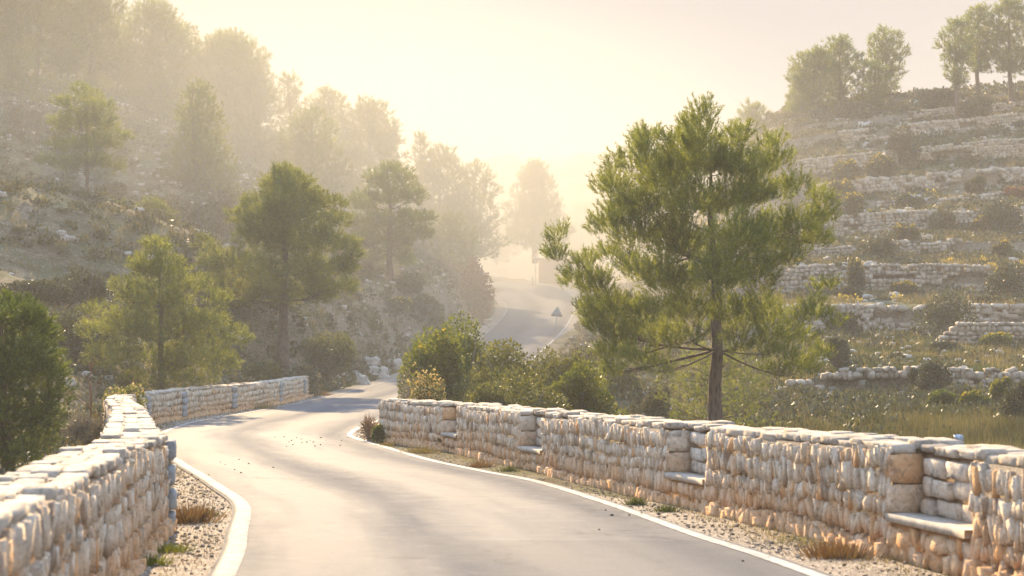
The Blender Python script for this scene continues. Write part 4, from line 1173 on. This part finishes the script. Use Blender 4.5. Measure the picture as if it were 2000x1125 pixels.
def gravel(name, X, Y, Z, s, m):
    mb = MB(); n = len(X)
    a = rng.random(n) * 6.28; c = np.stack([np.cos(a), np.sin(a), a * 0], 1); d = np.stack([-np.sin(a), np.cos(a), a * 0], 1)
    stones(mb, np.stack([X, Y, Z + s * .2], 1), c * s[:, None], d * (s * rng.uniform(.6, .9, n))[:, None], np.tile([0, 0, 1.], (n, 1)) * (s * rng.uniform(.4, .8, n))[:, None], .22)
    o = mb.build(name, M[m]); return tag(o, kind='stuff')
X, Y, Z = scatter(5000, leftx, uY(30, 165), clump(.46, .12, 5)); gravel("scattered_stones", X, Y, Z, rng.uniform(.05, .22, len(X)), 'rock')
X, Y, Z = scatter(4500, lambda n: rng.uniform(5, 50, n), uY(50, 170), clump(.46, .12, 15)); gravel("scattered_stones", X, Y, Z, rng.uniform(.05, .2, len(X)), 'rock')
# verge gravel along both edge lines
def verge(A, side, lo, hi, n, off0, off1):
    nn = normals2(A); k = rng.choice(np.where((A[:, 1] > lo) & (A[:, 1] < hi))[0], n)
    o_ = rng.uniform(off0, off1, n); q = A[k] + nn[k] * (o_ * side)[:, None] + rng.normal(0, .05, (n, 2))
    return q[:, 0], q[:, 1], zr(q[:, 1]) + .0
X, Y, Z = verge(R_, 1, 9, 46, 3600, .1, 1.0); gravel("verge_stones", X, Y, Z, rng.uniform(.003, .011, len(X)) * rng.choice([1, 1, 1, 2], len(X)), 'grit')
X, Y, Z = verge(L_, -1, 9, 30, 2600, .1, 1.0); gravel("verge_stones", X, Y, Z, rng.uniform(.003, .011, len(X)) * rng.choice([1, 1, 1, 2], len(X)), 'grit')
X, Y, Z = verge(L_, -1, 45, 80, 1200, .1, .6); gravel("verge_stones", X, Y, Z, rng.uniform(.01, .035, len(X)), 'rock')
def weeds(name, X, Y, Z, m, h0, h1, nb=14):
    grass(name, X, Y, Z + .02, rng.uniform(h0, h1, len(X)), np.full(len(X), .008), nb, m, '')
X, Y, Z = verge(R_, 1, 9, 46, 900, .5, 1.0); weeds("verge_weeds", X, Y, Z, 'straw', .02, .07)
X, Y, Z = verge(R_, 1, 9, 46, 120, .5, 1.0); weeds("verge_weeds", X, Y, Z, 'grass', .02, .07)
X, Y, Z = verge(L_, -1, 9, 30, 170, .1, 1.0); weeds("verge_weeds", X, Y, Z, 'straw', .02, .07)
X, Y, Z = verge(L_, -1, 9, 30, 100, .1, 1.0); weeds("verge_weeds", X, Y, Z, 'rust', .02, .08)
X, Y, Z = verge(L_, -1, 45, 80, 260, .2, .6); weeds("verge_weeds", X, Y, Z, 'straw', .05, .14)
def tuft(px, py, Y, label, m, r=.16, h=.2, nb=260, X=None):
    x = P(px, py, Y)[0] if X is None else X; z = float(zr(Y))
    q = rng.normal(0, r * .55, (nb, 2)); base = np.c_[q, np.full(nb, -.01)]
    d = unit(np.c_[q / r * .8 + rng.normal(0, .35, (nb, 2)), np.ones(nb)])
    L = (h * rng.uniform(.4, 1.1, nb))[:, None]; a = rng.random(nb) * 3.14
    s = np.stack([np.cos(a), np.sin(a), a * 0], 1) * .006
    V = np.stack([base - s, base + s, base + d * L], 1).reshape(-1, 3)
    o = new_mesh("grass_tuft", V, [np.arange(len(V)).reshape(-1, 3)], M[m], None, False, None, (x, Y, z))
    return tag(o, label, "grass tuft")
tuft(372,1015,17.6,"rust coloured dry tuft against the foot of the left parapet",'rust',.2,.24,700)
tuft(398,1000,18.3,"small green tuft between the rust coloured tuft and the kerb",'grass',.12,.12,260)
tuft(330,1082,14.6,"low green weed on the gravel near the bottom left",'shrub_green',.13,.1,300)
tuft(290,1108,13.6,"green weed at the very bottom of the left gravel strip",'shrub_green',.12,.12,260)
tuft(1695,1098,14.2,"blurred rust coloured tuft at the foot of the right parapet near the bottom",'rust',.26,.16,800, X=2.72)
tuft(1297,982,20.0,"small green tuft at the foot of the bench niche below the big pine",'grass',.1,.12,300, X=1.45)
tuft(1325,990,19.0,"dark green weed right under the bench seat below the big pine",'grass',.12,.1,300, X=1.72)
tuft(1020,925,26.8,"green weed at the foot of the second bench niche from the parapet end",'grass',.12,.14,300, X=-.05)
tuft(975,915,28,"dry brown tuft left of the second bench niche",'rust',.16,.16,400, X=-.5)
tuft(855,880,33,"long dry straw tuft at the parapet foot near its far end",'straw',.28,.18,500, X=-1.75)
tuft(790,868,36,"short straw tuft near the far end of the parapet foot",'straw',.18,.14,300, X=-2.6)
tuft(640,772,78,"brown tuft at the far end of the left parapet",'rust',.4,.3,500, X=-8.65)
tuft(540,800,62,"straw tuft along the foot of the far left parapet",'straw',.5,.3,500, X=-9.05)
# dark specks lying on the asphalt
def specks(n, cx, cy, sx, sy):
    X = rng.normal(cx, sx, n); Y = rng.normal(cy, sy, n); D, Z, W = road_dist(X, Y); k = D < W + .6
    return X[k], Y[k]
a = [specks(22, -4.4, 39, .6, 2.0), specks(24, 1.5, 22, .35, 5), specks(22, -4.9, 25, .4, 3.0), specks(8, .2, 30, 1.2, 5)]
X = np.concatenate([q[0] for q in a]); Y = np.concatenate([q[1] for q in a])
gravel("fallen_specks", X, Y, zr(Y) + .016, rng.uniform(.006, .014, len(X)) * (1 + Y / 60), 'pebble')

# ------------------------------------------------------------------ signs, building, pole, hills
def tri(mb, w_, cz, y0, y1, r=.06):
    h = w_ * .866; pts = []
    for (cx, cy, a0) in ((-w_ / 2 + r * 1.6, cz - h / 3 + r, 150), (w_ / 2 - r * 1.6, cz - h / 3 + r, 270), (0, cz + h * 2 / 3 - r * 1.9, 30)):
        for k in range(5):
            a = R(a0 + k * 30); pts.append((cx + r * math.cos(a), cy + r * math.sin(a)))
    n = len(pts)
    V = [(p[0], y0, p[1]) for p in pts] + [(p[0], y1, p[1]) for p in pts]
    V = np.array(V); c0 = len(V); V = np.concatenate([V, [[0, y0, cz], [0, y1, cz]]])
    T = []
    for i in range(n):
        j = (i + 1) % n; T += [[i, j, c0], [n + j, n + i, c0 + 1], [i, n + i, n + j], [i, n + j, j]]
    mb.add(V, T=T)
def sign(px, pyb, pyt, Y, X, label, face_cam, wd, lean=0):
    z0 = hz(X, Y) if True else 0
    z0 = min(z0, EYE - (pyb - 562.5) / F * Y)
    top = EYE - (pyt - 562.5) / F * Y - z0
    e = empty("warning_sign", (X, Y, z0), label, "road sign"); e.rotation_euler = (0, R(lean), 0)
    cz = top - wd * .866 * 2 / 3
    mb = MB(); mb.tube([(0, 0, -.3), (0, 0, top - .12)], .035, 10); mb.build("post", M['metal_dark'], e, True)
    s = -1 if face_cam else 1
    mb = MB(); tri(mb, wd, cz, s * .05, s * .062); mb.build("plate", M['sign_red'] if face_cam else M['metal'], e)
    if face_cam:
        mb = MB(); tri(mb, wd * .74, cz - .01, s * .064, s * .068, .03); mb.build("face", M['sign_white'], e)
        mb = MB(); mb.box((0, s * .071, cz + .02), (.07, .004, .3)); mb.box((0, s * .071, cz - .19), (.07, .004, .06)); mb.build("symbol", M['black'], e)
    else:
        pass
    mb = MB(); mb.box((0, s * .025, cz + .1), (.12, .05, .04)); mb.box((0, s * .025, cz - .15), (.12, .05, .04)); mb.build("bracket", M['metal_dark'], e)
    return e
sign(1085, 662, 597, 123, P(1083, 0, 123)[0], "grey back of a triangular road sign above the thicket", False, .9, 5)
sign(1046, 555, 492, 178, P(1046, 0, 178)[0], "faint red rimmed triangular sign in the mist at the crest of the road", True, .9)
e = empty("marker_post", (P(1040, 0, 176)[0], 176, hz(P(1040, 0, 176)[0], 176)), "short marker post left of the misty triangular sign", "marker post")
mb = MB(); mb.box((0, 0, .45), (.1, .08, 1.1)); mb.build("post", M['metal_dark'], e)
mb = MB(); mb.box((0, -.01, 1.08), (.16, .12, .16)); mb.build("reflector", M['sign_white'], e)
# ochre building end
bx = P(1053, 0, 186)[0]; z0 = 2.0
e = empty("roadside_house", (bx + 2.6, 189, z0), "ochre plastered house end beside the misty sign", "house")
mb = MB(); mb.box((0, 0, 1.1), (5.2, 5, 3.2)); mb.build("wall", M['plaster'], e)
mb = MB(); mb.add([(-2.7, -2.6, 2.72), (2.7, -2.6, 2.72), (2.7, 2.6, 2.72), (-2.7, 2.6, 2.72), (-2.7, -2.6, 2.8), (2.7, -2.6, 2.8), (2.7, 2.6, 2.95), (-2.7, 2.6, 2.95)], Q=[[0, 3, 2, 1], [4, 5, 6, 7], [0, 1, 5, 4], [1, 2, 6, 5], [2, 3, 7, 6], [3, 0, 4, 7]])
mb.build("roof", M['tile'], e)
mb = MB(); mb.box((1.2, -2.53, 1.5), (.8, .06, 1.0)); wf = mb.build("window", M['window'], e)
# pale low wall and house right of the pole
e = empty("pale_house", (P(1215, 0, 215)[0], 215, 2.0), "pale low house glimpsed through the big pine's left branches", "house")
mb = MB(); mb.box((0, 0, 2), (6, 5, 5.4)); mb.build("wall", M['whiteplaster'], e)
mb = MB(); mb.box((0, 0, 4.85), (6.5, 5.5, .3)); mb.build("roof", M['tile'], e)
mb = MB(); mb.box((-1, -2.53, 2.6), (.9, .06, 1.1)); mb.build("window", M['window'], e)
X_ = P(1171, 0, 190)[0]; z0 = hz(X_, 190)
e = empty("utility_pole", (X_, 190, z0), "thin utility pole in the mist left of the big pine's crown", "utility pole")
tp = EYE - (422 - 562.5) / F * 190 - z0
mb = MB(); mb.tube([(0, 0, -.4), (0, 0, tp)], [.13, .09], 8); mb.build("pole", M['woodpole'], e, True)
mb = MB(); mb.box((0, 0, tp - .35), (1.1, .09, .1)); mb.build("crossarm", M['woodpole'], e)
# low concrete hut on the crest of the terraced hill
X_ = P(1805, 0, 172)[0]; z0 = hz(X_, 172)
e = empty("stone_hut", (X_, 172, z0), "low flat ruined hut on the crest between the hilltop pines", "hut")
mb = MB(); mb.box((0, 0, .2), (2.6, 2, 1.4)); mb.build("wall", M['terrace'], e)
mb = MB(); mb.box((-1.0, 0, 1.0), (.3, .3, .45)); mb.build("chimney", M['terrace'], e)

def hill(name, prof, Y, depth, label=None):
    """ridge with a real body: prof = [(px, py)] crest; slopes fore and aft"""
    prof = np.array(prof, float); xs = np.linspace(prof[0, 0], prof[-1, 0], 90)
    py = np.interp(xs, prof[:, 0], prof[:, 1]) ; X = (xs - 1000) / F * Y
    zc = EYE - (py - 562.5) / F * Y + (fbm(X * .35, X * 0 + Y, 4) - .5) * 3.0 * Y / 300
    t = np.linspace(-1, 1, 31)
    V = np.stack([np.repeat(X[:, None], 31, 1), Y + np.repeat(t[None] * depth, 90, 0) , 0 + (zc[:, None] + 3) * (1 - np.abs(t[None]) ** 1.4) - 3], -1)
    V[..., 2] += (fbm(V[..., 0] * .25, V[..., 1] * .25, 4) - .5) * 3.2 * (1 - np.abs(t[None]) ** 2)
    i = (np.arange(89)[:, None] * 31 + np.arange(30)[None]).ravel()
    o = new_mesh(name, V.reshape(-1, 3), [np.stack([i, i + 31, i + 32, i + 1], 1)], M['hillcover'], smooth=False)
    return tag(o, kind='structure')
M['hillcover'] = plain("wooded_hill", (.09, .1, .04), .95, 0, .6, .4)
hill("near_hill", [(700, 560), (900, 520), (1020, 470), (1075, 400), (1110, 350), (1160, 340), (1220, 350), (1400, 440), (1600, 520)], 290, 40)
hill("far_hill", [(500, 420), (760, 350), (900, 325), (955, 312), (1010, 303), (1060, 314), (1150, 304), (1250, 300), (1400, 300), (1600, 350), (2100, 450)], 430, 60)

# ------------------------------------------------------------------ glowing backdrop ring, added to hide the too bright sky at the horizon
m = bpy.data.materials.new("sky_backdrop_ring"); m.use_nodes = True
nn_ = m.node_tree.nodes; nn_.remove(nn_["Principled BSDF"])
em = nn_.new("ShaderNodeEmission"); em.inputs[0].default_value = (*SKY_GLOW, 1); em.inputs[1].default_value = 1.0
m.node_tree.links.new(em.outputs[0], nn_["Material Output"].inputs["Surface"])
an = np.arange(96) / 96 * 2 * math.pi; RR = 2600.
rows_ = [-60, 20] + [RR * math.tan(R(q)) for q in (3, 6, 9, 12, 15, 18)]
V = np.stack([np.stack([RR * np.cos(an), RR * np.sin(an), np.full(96, z_)], 1) for z_ in rows_], 0).reshape(-1, 3)
i = np.arange(len(rows_) - 1)[:, None] * 96; j = np.arange(96)[None]
o = new_mesh("sky", V, [np.stack([i + j, i + 96 + j, i + 96 + (j + 1) % 96, i + (j + 1) % 96], -1).reshape(-1, 4)], m, smooth=True); tag(o, kind='structure')

# ------------------------------------------------------------------ haze
m = bpy.data.materials.new("haze_air"); m.use_nodes = True
nn_ = m.node_tree.nodes; nn_.remove(nn_["Principled BSDF"])
pv = nn_.new("ShaderNodeVolumePrincipled")
pv.inputs["Color"].default_value = HAZE_COLOR; pv.inputs["Density"].default_value = HAZE_DENSITY; pv.inputs["Anisotropy"].default_value = HAZE_G
m.node_tree.links.new(pv.outputs[0], nn_["Material Output"].inputs["Volume"])
mb = MB(); zmin = float(GZ.min()) - 5; mb.box((0, 240, (zmin + 44) / 2), (960, 620, 44 - zmin))
o = mb.build("haze", m); tag(o, kind='stuff')

# the thicker mist lying in the valley bend and on the left wooded slope
m = bpy.data.materials.new("mist_air"); m.use_nodes = True
nn_ = m.node_tree.nodes; nn_.remove(nn_["Principled BSDF"])
pv = nn_.new("ShaderNodeVolumePrincipled")
pv.inputs["Color"].default_value = MIST_COLOR; pv.inputs["Density"].default_value = MIST_DENSITY; pv.inputs["Anisotropy"].default_value = .1
m.node_tree.links.new(pv.outputs[0], nn_["Material Output"].inputs["Volume"])
v, q = cube_grid(14); v = superell(v, 2.0)
MR = (66, 108, 32)
o = new_mesh("mist_bank", v * np.array(MR), [q], m, smooth=True, loc=(-23, 182, 4)); tag(o, kind='stuff')
# the bank thins out smoothly towards its edge
tc = nn_.new("ShaderNodeTexCoord"); mp = nn_.new("ShaderNodeMapping"); mp.inputs["Scale"].default_value = [1 / q_ for q_ in MR]
lk = m.node_tree.links; lk.new(tc.outputs["Object"], mp.inputs[0])
ln = nn_.new("ShaderNodeVectorMath"); ln.operation = 'LENGTH'; lk.new(mp.outputs[0], ln.inputs[0])
f_ = math_(nn_, lk, 'POWER', math_(nn_, lk, 'MAXIMUM', math_(nn_, lk, 'SUBTRACT', 1.0, math_(nn_, lk, 'POWER', ln.outputs["Value"], 2.0)), 0.0), 1.5)
lk.new(math_(nn_, lk, 'MULTIPLY', f_, MIST_DENSITY), pv.inputs["Density"])
